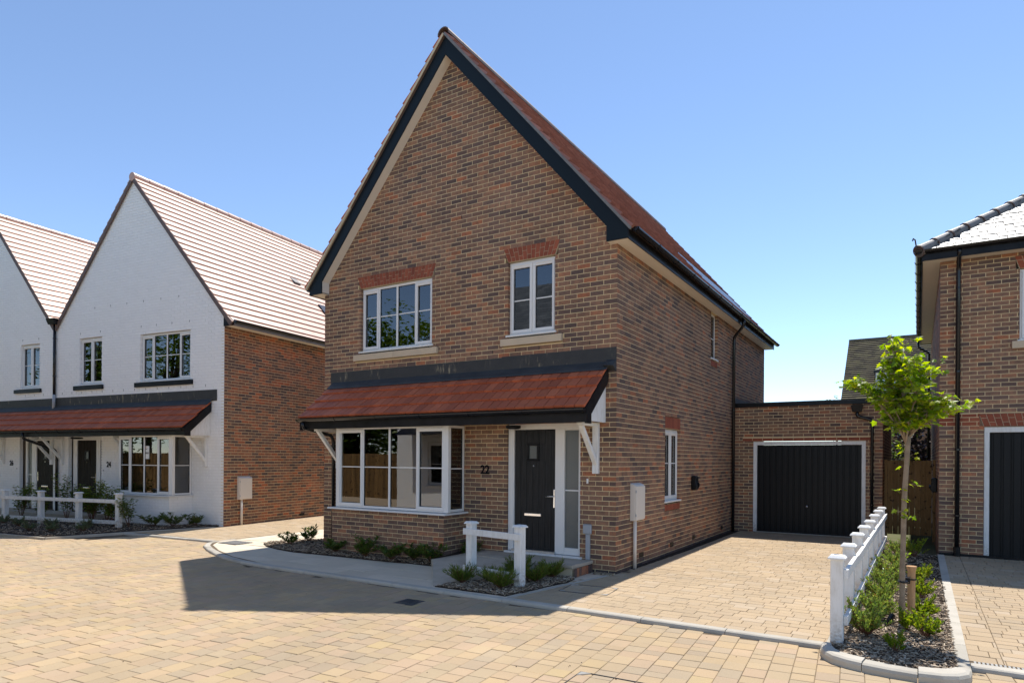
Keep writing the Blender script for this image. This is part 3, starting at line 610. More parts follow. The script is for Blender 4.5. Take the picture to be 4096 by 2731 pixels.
# gully grate on the path, hydrant cover and recessed covers in the paving
gg = tag(MB().box(-8.12, -7.55, -1.14, -0.72, GZ - 0.03, GZ + 0.006).build('gully_grate', M_iron), 'dark square gully grate in the sunlit end of the path', 'grate')
for i in range(9): MB().box(-8.10 + i * 0.061, -8.06 + i * 0.061, -1.12, -0.74, GZ + 0.006, GZ + 0.014).build('grate_bar', M_steel, gg)
for j in range(6): MB().box(-8.11, -7.56, -1.12 + j * 0.07, -1.10 + j * 0.07, GZ + 0.005, GZ + 0.012).build('grate_bar', M_iron, gg)
sv = thing('stopcock_cover', 'small dark iron stopcock cover in the shaded paving', 'cover', (-1.44, -3.05, RZ), rad(94))
MB().box(-0.14, 0.14, -0.14, 0.14, -0.05, 0.004).build('frame', M_iron, sv)
MB().lathe((0, 0, 0.003), [(0.115, 0), (0.115, 0.008), (0.1, 0.012)], 24).build('lid', M_iron, sv)
for i in range(6): MB().box(-0.085, 0.085, -0.078 + i * 0.028, -0.066 + i * 0.028, 0.013, 0.019).build('rib', M_iron, sv)
def recessed(label, x, y, rz, sx, sy, z):
    t = thing('inspection_cover', label, 'cover', (x, y, z), rz); fm = MB(); e = 0.006
    fm.box(-sx, sx, -sy, -sy + e, -0.02, 0.006); fm.box(-sx, sx, sy - e, sy, -0.02, 0.006); fm.box(-sx, -sx + e, -sy + e, sy - e, -0.02, 0.006); fm.box(sx - e, sx, -sy + e, sy - e, -0.02, 0.006); fm.build('frame', M_iron, t)
    for a, b in ((-1, -1), (1, -1), (1, 1), (-1, 1)):
        X, Y = a * (sx - 0.008), b * (sy - 0.008); MB().slab([(X, Y), (X - a * 0.085, Y), (X, Y - b * 0.085)], -0.01, 0.007).build('corner_plate', M_steel, t)
    return t
recessed('recessed inspection cover with pale corner plates at the road edge', 1.83, -4.70, rad(2), 0.32, 0.42, RZ)
recessed('recessed inspection cover with bright corners in the shaded drive', 0.16, -1.28, rad(6), 0.33, 0.26, GZ)
grit = MB()
for i in range(420):
    x, y = U_(-12, 4.1), U_(-8, -2.6)
    if R() < 0.4: x, y = U_(0.4, 3.1), U_(-2.2, 7)
    z = (GZ if y > -2.35 else RZ) + 0.001; r_ = U_(0.003, 0.009); a = U_(0, 6.3); c, s_ = math.cos(a) * r_, math.sin(a) * r_ * 0.6
    grit.add([(x - c, y - s_, z), (x + s_, y - c, z), (x + c, y + s_, z), (x - s_, y + c, z), (x, y, z + r_ * 0.7)], ((0, 1, 4), (1, 2, 4), (2, 3, 4), (3, 0, 4)))
grit = grit.build('grit', M_soil, None, kind='stuff'); grit['label'] = 'scattered bits of grit and mulch on the block paving'; grit['category'] = 'grit'
# beds
def bed(name, label, pts, z, chips, zones=None):
    o = structure(MB().slab(pts, -0.2, z).build(name, M_soil)); mb = MB(); xs, ys = [p[0] for p in pts], [p[1] for p in pts]; c = 0; n = len(pts)
    def inside(x, y):
        r = False
        for i in range(n):
            (x0, y0), (x1, y1) = pts[i], pts[(i + 1) % n]
            if (y0 > y) != (y1 > y) and x < (x1 - x0) * (y - y0) / (y1 - y0) + x0: r = not r
        return r
    g = 0
    while c < chips and g < chips * 12:
        g += 1; x, y = U_(min(xs), max(xs)), U_(min(ys), max(ys))
        if zones and R() > zones(x, y): continue
        if not inside(x, y): continue
        c += 1; a = U_(0, math.pi); l, wd, th = U_(0.02, 0.07), U_(0.006, 0.017), U_(0.002, 0.006)
        d = Vector((math.cos(a), math.sin(a), U_(-0.35, 0.35))).normalized(); s = d.cross(Vector((U_(-.5, .5), U_(-.5, .5), 1))).normalized(); u = s.cross(d); q = Vector((x, y, z + U_(0.0, 0.022)))
        A = [q - d * l / 2 - s * wd / 2, q + d * l / 2 - s * wd * U_(0.1, 0.5), q + d * l / 2 + s * wd * U_(0.1, 0.5), q - d * l / 2 + s * wd / 2]
        mb.add(A + [p + u * th for p in A], MB.BF)
    m = mb.build('bark_mulch', M_chip, o, kind='stuff'); return o
bed('planting_bed', '', [(3.20, -2.50), (3.24, -2.66), (3.31, -2.76), (3.42, -2.82), (3.70, -2.89), (3.95, -2.87), (4.12, -2.78), (4.165, -2.6), (4.185, 4.9), (4.1, 4.95), (4.0, 5.2), (3.2, 7.3)], -0.03, 12500, lambda x, y: 1.0 if y < 0 else (0.5 if y < 2 else 0.2))
bed('front_bed', '', [(-7.28, -0.55), (-7.2, -0.75), (-6.9, -0.93), (-6.3, -1.10), (-5.84, -1.17), (-2.76, -0.97), (-2.42, -0.35), (-2.38, -0.02), (-6.31, -0.02), (-6.4, 0.6), (-7.0, 0.2)], -0.03, 6000)
bed('door_bed', '', [(-1.66, -2.27), (-0.53, -2.27), (-0.30, -1.0), (-0.33, -0.72), (-1.0, -0.62)], -0.035, 3600)
bed('left_bed', '', [(-17.5, -3.35), (-13.6, -2.89), (-11.82, -2.63), (-11.5, -1.25), (-10.9, 0.6), (-10.95, 0.8), (-14, 0.4), (-17.9, -0.1)], -0.025, 6000)
# gravel margins beside the wall
def gravel(name, x0, x1, y0, y1, n, z, mat, s=0.012):
    mb = MB()
    for i in range(n):
        x, y, r = U_(x0, x1), U_(y0, y1), U_(s * 0.5, s); P = [(x - r, y - r * .7, z - r), (x + r * .8, y - r, z - r), (x + r, y + r * .8, z - r), (x - r * .7, y + r, z - r)]; P += [(p[0] * .6 + x * .4, p[1] * .6 + y * .4, z + r * .6) for p in P]; mb.add(P, MB.BF)
    o = mb.build(name, mat, None, kind='stuff'); o['label'] = 'loose gravel along the foot of the house wall'; o['category'] = 'gravel'; return o
gravel('gravel', -0.30, 0.0, -0.16, -0.02, 260, GZ + 0.012, M_gravel)
blk = structure(MB().slab([(0.0, 0.6), (0.06, 0.6), (0.14, 3.0), (0.16, 7.4), (0.0, 7.4)], -0.1, GZ + 0.004).build('gravel_margin', M_soil))

# ================================================================== HOUSE NUMBER 22
H = thing('brick_house', 'brown brick gabled house number 22 with tiled canopy and black front door', 'house')
HW, EV, APX, PIT = 6.32, 4.95, -3.15, 1.158
FF = Fr((0, 0, 0), (1, 0, 0), (0, -1, 0)); FS = Fr((0, 0, 0), (0, 1, 0), (1, 0, 0)); DEP = 11.1
gab = lambda u: min(8.76 - PIT * abs(u - APX), 8.76)
hf = [(PIT, 1, 8.745 + PIT * APX), (-PIT, 1, 8.745 - PIT * APX)]
WL, WR = (-5.33, -3.565, 3.70, 4.95), (-1.955, -1.065, 3.70, 4.95)
SLL, SLR = (-5.47, -3.42, 3.55, 3.70), (-2.07, -0.92, 3.55, 3.70)
holes_f = [WL, WR, SLL, SLR, (-1.955, -0.60, -0.3, 2.275), (-5.25, -2.9, 0.6, 2.275)]
AL, AR = (-5.33, -3.565, 4.95, 5.18), (-1.955, -1.065, 4.95, 5.18)
ah = [(AL[0] - 0.05, AL[1] + 0.05, AL[2], AL[3]), (AR[0] - 0.05, AR[1] + 0.05, AR[2], AR[3])]
mb = MB(); mortar(mb, FF, -HW + 0.005, -0.006, -0.3, 0, holes_f + ah, (lambda u: min(gab(u), 20), [APX] + [APX - 3.1, APX + 3.1])); wf = mb.build('front_wall', M_mortar, H)
bl = [b for b in lay_bricks(-HW, -0.003, -0.3, 8.8, holes_f + ah, hf, off=0.0) if not (b[0][0][1] > EV + 0.02 and (b[0][0][0] < -HW + 0.0 or b[0][1][0] > 0.01))]
base_f = [b for b in bl if b[0][0][1] < 0.0]; bl = [b for b in bl if b[0][0][1] >= 0.0]
WS1, WS2 = (2.25, 3.12, 0.90, 2.25), (5.27, 5.80, 3.90, 4.96)
holes_s = [WS1, WS2, (2.25, 3.12, 0.75, 0.90), (2.25, 3.12, 2.25, 2.475), (5.27, 5.80, 3.75, 3.90)]
vents_s = [(0.98, 1.195), (2.56, 2.78), (3.95, 4.17), (6.2, 6.42)]
hv_ = [(a, b, 0.075, 0.15) for a, b in vents_s]
mb = MB(); mortar(mb, FS, 0.006, DEP, -0.3, EV, holes_s + hv_, (lambda u: EV, [])); ws = mb.build('side_wall', M_mortar, H)
bs = lay_bricks(0.003, DEP, -0.3, EV, holes_s + hv_, off=0.11); base_s = [b for b in bs if b[0][0][1] < 0.0]; bs = [b for b in bs if b[0][0][1] >= 0.0]
for a, b in vents_s:
    v = MB().box(a + 0.005, b - 0.005, -0.06, -0.012, 0.078, 0.147, FS).build('air_brick', M_black, H)
    for k in range(5): MB().box(a + 0.006, b - 0.006, -0.014, 0.001, 0.082 + k * 0.0135, 0.088 + k * 0.0135, FS).build('louvre', M_black, v)
# left and back walls
lw = MB().box(-HW, -HW + 0.1, 0.1, DEP, -0.3, EV).build('left_wall', M_mortar, H)
FLW = Fr((-HW, 0, 0), (0, 1, 0), (-1, 0, 0)); bll = lay_bricks(0.003, DEP, -0.3, EV, off=0.11)
FBK = Fr((0, DEP, 0), (1, 0, 0), (0, 1, 0)); mb = MB(); mortar(mb, FBK, -HW + 0.005, -0.006, -0.3, 0, (), (lambda u: gab(u), [APX])); bw = mb.build('back_wall', M_mortar, H)
# square bay under the canopy
BX0, BX1, BY = -5.42, -2.79, -0.62
FB = Fr((0, BY, 0), (1, 0, 0), (0, -1, 0)); FBR = Fr((BX1, 0, 0), (0, -1, 0), (1, 0, 0)); FBL = Fr((BX0, 0, 0), (0, -1, 0), (-1, 0, 0))
bh = [(-3.95, -3.73, 0.0, 0.075)]
mb = MB(); mortar(mb, FB, BX0 + 0.006, BX1 - 0.006, -0.3, 0.735, bh, (lambda u: 0.735, [])); mortar(mb, FBR, 0.0, -BY - 0.006, -0.3, 0.735, (), (lambda u: 0.735, [])); mortar(mb, FBL, 0.0, -BY - 0.006, -0.3, 0.735, (), (lambda u: 0.735, [])); wb = mb.build('bay_wall', M_mortar, H)
bb = lay_bricks(BX0, BX1 - 0.003, -0.3, 0.74, bh, off=BX1); bbr = lay_bricks(0.0, -BY - 0.003, -0.3, 0.74, off=-BY + 0.1125); bbl = lay_bricks(0.0, -BY - 0.003, -0.3, 0.74, off=-BY)
v = MB().box(-3.945, -3.735, -0.06, -0.012, 0.002, 0.072, FB).build('air_brick', M_black, H)
for k in range(5): MB().box(-3.944, -3.736, -0.014, 0.001, 0.006 + k * 0.0135, 0.012 + k * 0.0135, FB).build('louvre', M_black, v)
put_bricks([(wf, FF, bl, M_brick), (ws, FS, bs, M_brick), (wb, FB, bb, M_brick), (wb, FBR, bbr, M_brick), (wb, FBL, bbl, M_brick), (lw, FLW, bll, M_brick)], H, 300)
put_bricks([(wf, FF, base_f, M_dpc), (ws, FS, base_s, M_dpc)], H, 0)
# gauged arches and stone sills
flat_arch(FF, H, AL[0], AL[1], AL[2] + 0.005, AL[3], 0.085, M_redbrick, 24); flat_arch(FF, H, AR[0], AR[1], AR[2] + 0.005, AR[3], 0.085, M_redbrick, 12)
for a, c, e in ((SLL[0], (SLL[0] + SLL[1]) / 2, SLL[1]), (SLR[0], None, SLR[1])):
    for p, q in ([(a, c - 0.003), (c + 0.003, e)] if c else [(a, e)]): MB().box(p, q, -0.09, 0.055, 3.555, 3.672, FF).build('stone_sill', M_stone, H, bevel=0.004)
soldier(FS, H, 2.25, 3.12, 2.255, 2.47, 11, M_redbrick); soldier(FS, H, 2.25, 3.12, 0.755, 0.875, 11, M_redbrick, 'brick_sill'); soldier(FS, H, 5.27, 5.80, 3.755, 3.88, 7, M_redbrick, 'brick_sill')
# windows
window(FF, H, WL[0] + 0.004, WL[1] - 0.004, 3.735, 4.945, [(0.95, 1), (1, 0), (1, 0), (0.95, 1)], bar=4.38)
window(FF, H, WR[0] + 0.004, WR[1] - 0.004, 3.735, 4.945, [(1, 1), (1, 1)], bar=4.31)
window(FS, H, WS1[0] + 0.004, WS1[1] - 0.004, 0.935, 2.245, [(1, 1), (1, 1)], bar=1.62)
window(FS, H, WS2[0] + 0.004, WS2[1] - 0.004, 3.935, 4.94, [(1, 0)], bar=4.4)
# bay windows: front and both returns, with the sill wrapping round
bwz0, bwz1 = 0.775, 2.245
FBW = Fr((0, BY + 0.06, 0), (1, 0, 0), (0, -1, 0))
window(FBW, H, -5.345, -2.80, bwz0, bwz1, [(1.03, 1), (1, 0), (1, 0), (0.98, 1)], setback=0.0, bar=1.52, sill=False, room=None)
FBWR = Fr((BX1 - 0.03, 0, 0), (0, -1, 0), (1, 0, 0)); FBWL = Fr((-5.32, 0, 0), (0, -1, 0), (-1, 0, 0))
window(FBWR, H, 0.01, 0.555, bwz0, bwz1, [(1, 0)], setback=0.0, bar=1.51, sill=False, room=None, vents=False)
window(FBWL, H, 0.01, 0.555, bwz0, bwz1, [(1, 0)], setback=0.0, bar=1.51, sill=False, room=None, vents=False)
MB().box(-2.85, -2.75, BY + 0.055, BY + 0.135, bwz0, bwz1).build('corner_post', M_upvc, H, bevel=0.006); MB().box(-5.375, -5.29, BY + 0.055, BY + 0.135, bwz0, bwz1).build('corner_post', M_upvc, H, bevel=0.006)
MB().slab([(BX0 - 0.06, 0), (BX0 - 0.06, BY - 0.06), (BX1 + 0.06, BY - 0.06), (BX1 + 0.06, 0), (BX1 - 0.05, 0), (BX1 - 0.05, BY + 0.1), (BX0 + 0.05, BY + 0.1), (BX0 + 0.05, 0)], 0.738, 0.768).build('bay_sill', M_upvc, H, bevel=0.006)
m = MB()
for P in (((-5.7, 3.2, -.05), (-2.0, 3.2, -.05), (-2.0, 3.2, 2.4), (-5.7, 3.2, 2.4)), ((-5.7, .11, -.05), (-5.7, 3.2, -.05), (-5.7, 3.2, 2.4), (-5.7, .11, 2.4)), ((-2.0, .11, -.05), (-2.0, 3.2, -.05), (-2.0, 3.2, 2.4), (-2.0, .11, 2.4)), ((-5.7, .11, 2.4), (-2.0, .11, 2.4), (-2.0, 3.2, 2.4), (-5.7, 3.2, 2.4)), ((-5.7, .11, .2), (-2.0, .11, .2), (-2.0, 3.2, .2), (-5.7, 3.2, .2)), ((-5.25, -.5, .7), (-2.9, -.5, .7), (-2.9, .11, .7), (-5.25, .11, .7)),
          ((-5.7, .11, -.05), (-5.25, .11, -.05), (-5.25, .11, 2.4), (-5.7, .11, 2.4)), ((-2.9, .11, -.05), (-2.0, .11, -.05), (-2.0, .11, 2.4), (-2.9, .11, 2.4))): m.add(P, ((0, 1, 2, 3),))
m.build('room', M_darkin, H)
# front door set
dz0 = 0.17
mb = MB(); Fd = -0.05
for a, b, c, d in ((-1.95, -0.60, 2.165, 2.265), (-1.95, -1.84, dz0, 2.165), (-1.065, -0.905, dz0, 2.165), (-0.645, -0.60, dz0, 2.165), (-0.905, -0.645, dz0, 0.275), (-0.905, -0.645, 2.15, 2.165)): mb.box(a, b, Fd - 0.07, Fd + 0.01, c, d, FF)
fr_ = mb.build('door_frame', M_upvc, H, bevel=0.005)
MB().box(-1.86, -1.05, Fd - 0.05, Fd + 0.05, dz0 - 0.02, dz0 + 0.03, FF).build('threshold', M_steel, fr_)
MB().box(-1.985, -0.56, Fd - 0.05, 0.035, dz0 - 0.04, dz0 - 0.006, FF).build('door_sill', M_upvc, fr_, bevel=0.005)
dr = thing_ = None
mb = MB(); xs = [-1.835, -1.72, -1.605, -1.49, -1.375, -1.26, -1.145, -1.068]
for a, b in zip(xs, xs[1:]):
    if a < -1.36 and b > -1.57:
        mb.box(a + 0.003, b - 0.003, Fd - 0.05, Fd - 0.018, 0.205, 1.66, FF); mb.box(a + 0.003, b - 0.003, Fd - 0.05, Fd - 0.018, 1.93, 2.16, FF)
    else: mb.box(a + 0.003, b - 0.003, Fd - 0.05, Fd - 0.018, 0.205, 2.16, FF)
mb.box(-1.836, -1.067, Fd - 0.052, Fd - 0.024, 0.204, 1.66, FF); mb.box(-1.836, -1.067, Fd - 0.052, Fd - 0.024, 1.93, 2.161, FF); mb.box(-1.836, -1.605, Fd - 0.052, Fd - 0.024, 1.66, 1.93, FF); mb.box(-1.375, -1.067, Fd - 0.052, Fd - 0.024, 1.66, 1.93, FF)
door = mb.build('front_door', M_door, H, bevel=0.003)
def ring(fr, u0, u1, z0, z1, wd, d0, d1):
    m = MB(); m.box(u0, u1, d0, d1, z0, z0 + wd, fr); m.box(u0, u1, d0, d1, z1 - wd, z1, fr); m.box(u0, u0 + wd, d0, d1 - 0.0005, z0 + wd, z1 - wd, fr); m.box(u1 - wd, u1, d0, d1 - 0.0005, z0 + wd, z1 - wd, fr); return m
ring(FF, -1.605, -1.375, 1.65, 1.94, 0.04, Fd - 0.045, Fd + 0.002).build('light_surround', M_black, door, bevel=0.008)
MB().box(-1.565, -1.415, Fd - 0.04, Fd - 0.03, 1.69, 1.90, FF).build('pane', M_frost, door)
MB().box(-1.64, -1.32, Fd - 0.02, Fd + 0.012, 0.745, 0.80, FF).build('letter_plate', M_chrome, door, bevel=0.012, seg=3)
MB().lathe((0, 0, 0), [(0.011, 0), (0.011, 0.01), (0.006, 0.012)], 14).build('spyhole', M_chrome, door).matrix_local = Matrix.Translation((-1.475, 0.068, 1.57)) @ Matrix.Rotation(rad(90), 4, 'X')
MB().box(-1.105, -1.075, Fd - 0.02, Fd - 0.004, 0.90, 1.20, FF).build('handle_plate', M_chrome, door, bevel=0.006)
MB().tube([FF.p(-1.09, Fd - 0.01, 1.085), FF.p(-1.09, Fd + 0.04, 1.085), FF.p(-1.13, Fd + 0.048, 1.085), FF.p(-1.215, Fd + 0.046, 1.078)], 0.0095, 10).build('handle', M_chrome, door, smooth=True)
MB().box(-0.905, -0.645, Fd - 0.04, Fd - 0.03, 0.275, 2.15, FF).build('sidelight_pane', M_frost, H)
MB().box(-0.905, -0.645, Fd - 0.031, Fd - 0.02, 1.18, 1.20, FF).build('sidelight_bar', M_upvc, H)
ring(FF, -0.91, -0.64, 0.27, 2.155, 0.01, Fd - 0.03, Fd + 0.004).build('sidelight_gasket', M_upvc, H)
m = MB(); m.box(-1.95, -0.6, 0.12, 0.14, dz0, 2.26); m.build('hall', M_floorin, H)
text('house_number', '22', 0.205, M_ink, H, (-2.39, -0.006, 1.43), 0)
# porch light, doorbell
MB().lathe((-1.72, -0.18, 2.165), [(0.06, 0), (0.115, 0.012), (0.125, 0.035), (0.12, 0.06), (0.10, 0.062)], 24).build('porch_light', M_black, H, smooth=True)
MB().box(-0.485, -0.455, 0, 0.02, 1.31, 1.385, FF).build('doorbell', M_upvc, H, bevel=0.004)
# canopy
CX0, CX1 = -6.10, -0.13
cs = math.hypot(0.80, 0.66); cZ = Vector((0, 0.80 / cs, 0.66 / cs)); cN = Vector((0, -0.66 / cs, 0.80 / cs))
FC = Fr((0, -0.83, 2.425), (1, 0, 0), cN, cZ)
canopy = MB().prism([(-0.80, 2.37), (-0.80, 2.425), (-0.01, 3.085), (-0.01, 3.02)], CX0 + 0.02, CX1 - 0.03, Fr((0, 0, 0), (0, 1, 0), (1, 0, 0))).build('canopy', M_black, H)
TB = [300]; tiles(FC, canopy, TB, CX0, CX1, 0.0, 1.02, 0.166, 0.255, M_tile, lift=0.044, gap=0.011, jit=0.003)
FX = Fr((0, 0, 0), (0, 1, 0), (1, 0, 0))
MB().box(CX0 + 0.03, CX1 - 0.02, -0.77, -0.745, 2.215, 2.40).build('fascia', M_black, H, bevel=0.003)
MB().box(CX0 + 0.06, -1.0, -0.7445, -0.0, 2.268, 2.29).build('soffit', M_upvc, H); MB().box(-1.0, CX1 - 0.1, -0.7445, 0.0, 2.266, 2.288).build('soffit', M_upvc, H)
for x in (CX1 - 0.01, CX0 + 0.0):
    MB().prism([(-0.79, 2.20), (-0.79, 2.43), (-0.02, 3.08), (-0.02, 2.86), (-0.62, 2.34), (-0.62, 2.20)], x - 0.014, x + 0.014, FX).build('bargeboard', M_black, H)
MB().prism([(-0.60, 2.245), (-0.60, 2.36), (-0.005, 2.88), (-0.005, 2.245)], CX1 - 0.06, CX1 - 0.045, FX).build('canopy_cheek', M_white, H)
MB().prism([(-0.60, 2.245), (-0.60, 2.36), (-0.005, 2.88), (-0.005, 2.245)], CX0 + 0.045, CX0 + 0.06, FX).build('canopy_cheek', M_white, H)
cg = gutter(H, (CX1 - 0.0, -0.835, 2.405), (CX0 - 0.03, -0.835, 2.405))
pipe(H, [(CX0 + 0.13, -0.835, 2.34), (CX0 + 0.13, -0.83, 2.24), (CX0 + 0.10, -0.10, 2.12), (CX0 + 0.10, -0.05, 2.0), (CX0 + 0.10, -0.05, -0.02)], 0.034)
# flashing
for a, b, dz in ((-6.13, -2.06, 0.0), (-2.065, -0.004, 0.012)): MB().box(a, b, 0.002, 0.008 + dz * 0.2, 3.13, 3.375 + dz, FF).build('flashing', M_leads, H)
MB().prism([(-0.004, 3.155), (-0.004, 3.18), (-0.15, 3.055), (-0.16, 3.03)], CX0 + 0.02, CX1 + 0.03, FX).build('lead_apron', M_lead, H)
MB().hexa([(-0.17, -0.008, 3.04), (-0.004, -0.008, 3.02), (-0.004, -0.004, 3.02), (-0.17, -0.004, 3.04), (-0.15, -0.17, 3.10), (-0.02, -0.10, 3.10), (-0.004, -0.006, 3.20), (-0.17, -0.01, 3.20)]).build('lead_corner', M_lead, H)
# gallows brackets
def bracket(fr, parent, u, z=2.245, reach=0.55, drop=0.78, mat=None):
    t = MB(); a = 0.048
    t.box(u - a, u + a, 0.002, 0.075, z - drop, z, fr); t.build('gallows_post', mat or M_white, parent, bevel=0.006)
    t = MB(); t.box(u - a + 0.004, u + a - 0.004, 0.075, reach + 0.08, z - 0.06, z - 0.002, fr); t.build('gallows_arm', mat or M_white, parent, bevel=0.006)
    P = [(0.076, z - drop + 0.13), (0.076, z - drop + 0.23), (reach - 0.03, z - 0.062), (reach + 0.05, z - 0.062)]
    f2 = Fr(fr.O, fr.N, fr.U); t = MB(); t.prism(P, u - 0.034, u + 0.034, f2); return t.build('gallows_brace', mat or M_white, parent, bevel=0.005)
bracket(FF, H, -0.318); bracket(FF, H, -5.86)
# main roof
OV = 0.2; RL, RR_ = APX - 3.43, APX + 3.43
ztop = lambda x: 9.075 - PIT * abs(x - APX)
roof = MB().prism([(APX - 3.44, ztop(APX - 3.44) - 0.05), (APX, ztop(APX) - 0.06), (APX + 3.44, ztop(APX + 3.44) - 0.05), (APX + 3.44, ztop(APX + 3.44) - 0.02), (APX, ztop(APX) - 0.005), (APX - 3.44, ztop(APX - 3.44) - 0.02)], -DEP - 0.12, OV + 0.045, FF).build('roof', M_ridge, H)
pl_ = math.hypot(1, PIT); SLP = 3.44 * pl_
for sg in (1, -1):
    Zs = Vector((-sg / pl_, 0, PIT / pl_)); Ns = Vector((sg * PIT / pl_, 0, 1 / pl_)); O = Vector((APX + sg * 3.46, -OV - 0.055, ztop(APX + 3.46) + 0.0))
    fr = Fr(O, (0, 1, 0), Ns, Zs); tiles(fr, roof, TB if sg > 0 else [0], 0, DEP + 0.2, 0, SLP - 0.02, 0.166, 0.262, M_tilem if sg > 0 else M_tile, lift=0.052, gap=0.006, skip=(lambda u, s: 5.35 < u < 10.4 and 0.75 < s < 1.76) if sg > 0 else None)
    vg = MB(); vg.add([fr.p(u, d, s) for u, d, s in ((0.0, -0.035, -0.01), (0.03, -0.035, -0.01), (0.03, -0.035, SLP), (0.0, -0.035, SLP), (0.0, 0.004, -0.01), (0.03, 0.004, -0.01), (0.03, 0.004, SLP), (0.0, 0.004, SLP))], MB.BF, fr.flip); vg.build('verge', M_hip if sg > 0 else M_mortarg, H)
for i in range(26):
    y = -OV - 0.06 + i * 0.44; m = MB(); n = 8; V = []
    for yy in (y, y + 0.435):
        for rr in (0.125, 0.105): V += [(APX + rr * math.cos(math.pi * (k / n * 1.1 - 0.05)), yy, 9.03 + rr * math.sin(math.pi * (k / n * 1.1 - 0.05)) * 0.95) for k in range(n + 1)]
    q = n + 1; F = []
    for k in range(n): F += [(k, 2 * q + k, 2 * q + k + 1, k + 1), (q + k, q + k + 1, 3 * q + k + 1, 3 * q + k)]
    for b_ in (0, 2 * q):
        for k in range(n): F.append((b_ + k, b_ + k + 1, b_ + q + k + 1, b_ + q + k))
    F += [(0, q, 3 * q, 2 * q), (n, 2 * q + n, 3 * q + n, q + n)]
    m.add(V, F).build('ridge_tile', M_ridge, roof)
# solar panels let into the roof
fr = Fr((APX + 3.46, -OV - 0.055, ztop(APX + 3.46)), (0, 1, 0), (PIT / pl_, 0, 1 / pl_), (-1 / pl_, 0, PIT / pl_))
M_pv = plain('solar_glass', (0.012, 0.015, 0.03), 0.3, 0.5); M_alu = plain('panel_frame', (0.10, 0.10, 0.11), 0.35, 0.5, 0.8)
for i in range(5):
    for j in range(1):
        a, c = 5.36 + i * 1.0, 0.77 + j * 1.0
        p_ = MB().box(a, a + 0.99, -0.02, 0.035, c, c + 0.985, fr).build('solar_panel', M_alu, roof); MB().box(a + 0.02, a + 0.97, 0.03, 0.038, c + 0.02, c + 0.965, fr).build('panel_glass', M_pv, roof)
# bargeboards with boxed ends, soffits, fascia
bo = lambda x: 9.055 - PIT * abs(x - APX); bi = lambda x: 8.70 - PIT * abs(x - APX)
for sg, nm in ((1, 'r'), (-1, 'l')):
    X = lambda d: APX + sg * d
    MB().prism([(X(0), 9.055), (X(3.37), bo(X(3.37))), (X(3.395), 5.12), (X(3.395), 4.935), (X(3.05), 4.935), (X(3.05), bi(X(3.05))), (X(0), 8.70)], OV - 0.02, OV, FF).build('bargeboard', M_navy, H, bevel=0.003)
    MB().prism([(X(0), 8.725), (X(3.05), bi(X(3.05)) + 0.025), (X(3.05), bi(X(3.05)) + 0.005), (X(0), 8.705)], 0.0, OV - 0.021, FF).build('verge_soffit', M_soffit, H)
    MB().box(min(X(3.05), X(3.062)), max(X(3.05), X(3.062)), 0.003, OV - 0.021, 4.94, bi(X(3.05)) + 0.02, FF).build('box_end', M_soffit, H)
    a, b = sorted((X(3.15), X(3.385))); MB().box(a, b, -OV + 0.021, DEP + 0.1, 4.945, 4.96).build('eaves_soffit', M_soffit, H)
    a, b = sorted((X(3.386), X(3.405))); MB().box(a, b, -OV + 0.003, DEP + 0.1, 4.93, 5.10).build('fascia', M_black, H)
MB().box(-0.10, 0.0, -OV + 0.021, 0.0, 4.945, 4.96).build('eaves_soffit', M_soffit, H); MB().box(-6.3, -6.2, -OV + 0.021, 0.0, 4.945, 4.96).build('eaves_soffit', M_soffit, H)
gutter(H, (APX + 3.49, -OV + 0.02, 5.085), (APX + 3.49, DEP + 0.16, 5.085)); gutter(H, (APX - 3.47, DEP + 0.16, 5.085), (APX - 3.47, -OV + 0.02, 5.085))
pipe(H, [(APX + 3.47, 6.95, 5.04), (APX + 3.47, 6.95, 4.90), (0.06, 7.12, 4.66), (0.06, 7.12, -0.05)], 0.036, clips=[(0.06, 7.12, z) for z in (4.5, 2.9, 1.4)])
# raised landing, ramp, brick riser
land = thing('doorstep', 'concrete landing with brick riser and ramped flags before the black door', 'step')
MB().slab([(-2.38, -0.01), (-2.20, -0.62), (-0.40, -0.66), (-0.36, -0.01)], 0.085, 0.135).build('landing', M_conc, land, bevel=0.006)
MB().slab([(-2.36, -0.015), (-2.18, -0.60), (-0.42, -0.64), (-0.38, -0.015)], -0.2, 0.084).build('landing_base', M_mortarg, land)
for i in range(8): MB().box(-0.381, -0.372, -0.63 + i * 0.078, -0.63 + i * 0.078 + 0.068, -0.045, 0.080).build('riser_brick', M_brickr, land)
rz = lambda x, y: -0.046 + 0.178 * max(0.0, min(1.0, (y + 1.9) / 1.28))
rp = [(-2.74, -0.99), (-1.70, -2.28), (-1.02, -0.63), (-2.20, -0.61), (-2.44, -0.33)]
ramp_ = MB().slab([(-2.72, -1.0), (-1.70, -2.26), (-1.04, -0.645), (-2.20, -0.645)], -0.2, lambda x, y: rz(x, y) - 0.004).build('ramp', M_conc, land)
MB().slab([(-2.44, -0.012), (-2.73, -1.02), (-2.2, -0.645), (-2.21, -0.012)], -0.2, lambda x, y: rz(x, y) - 0.006).build('ramp_side', M_conc, land)
structure(MB().slab([(-2.80, -0.95), (-2.735, -1.0), (-2.445, -0.013), (-2.80, -0.013)], -0.2, lambda x, y: rz(x, y) - 0.03).build('soil_bank', M_soil))

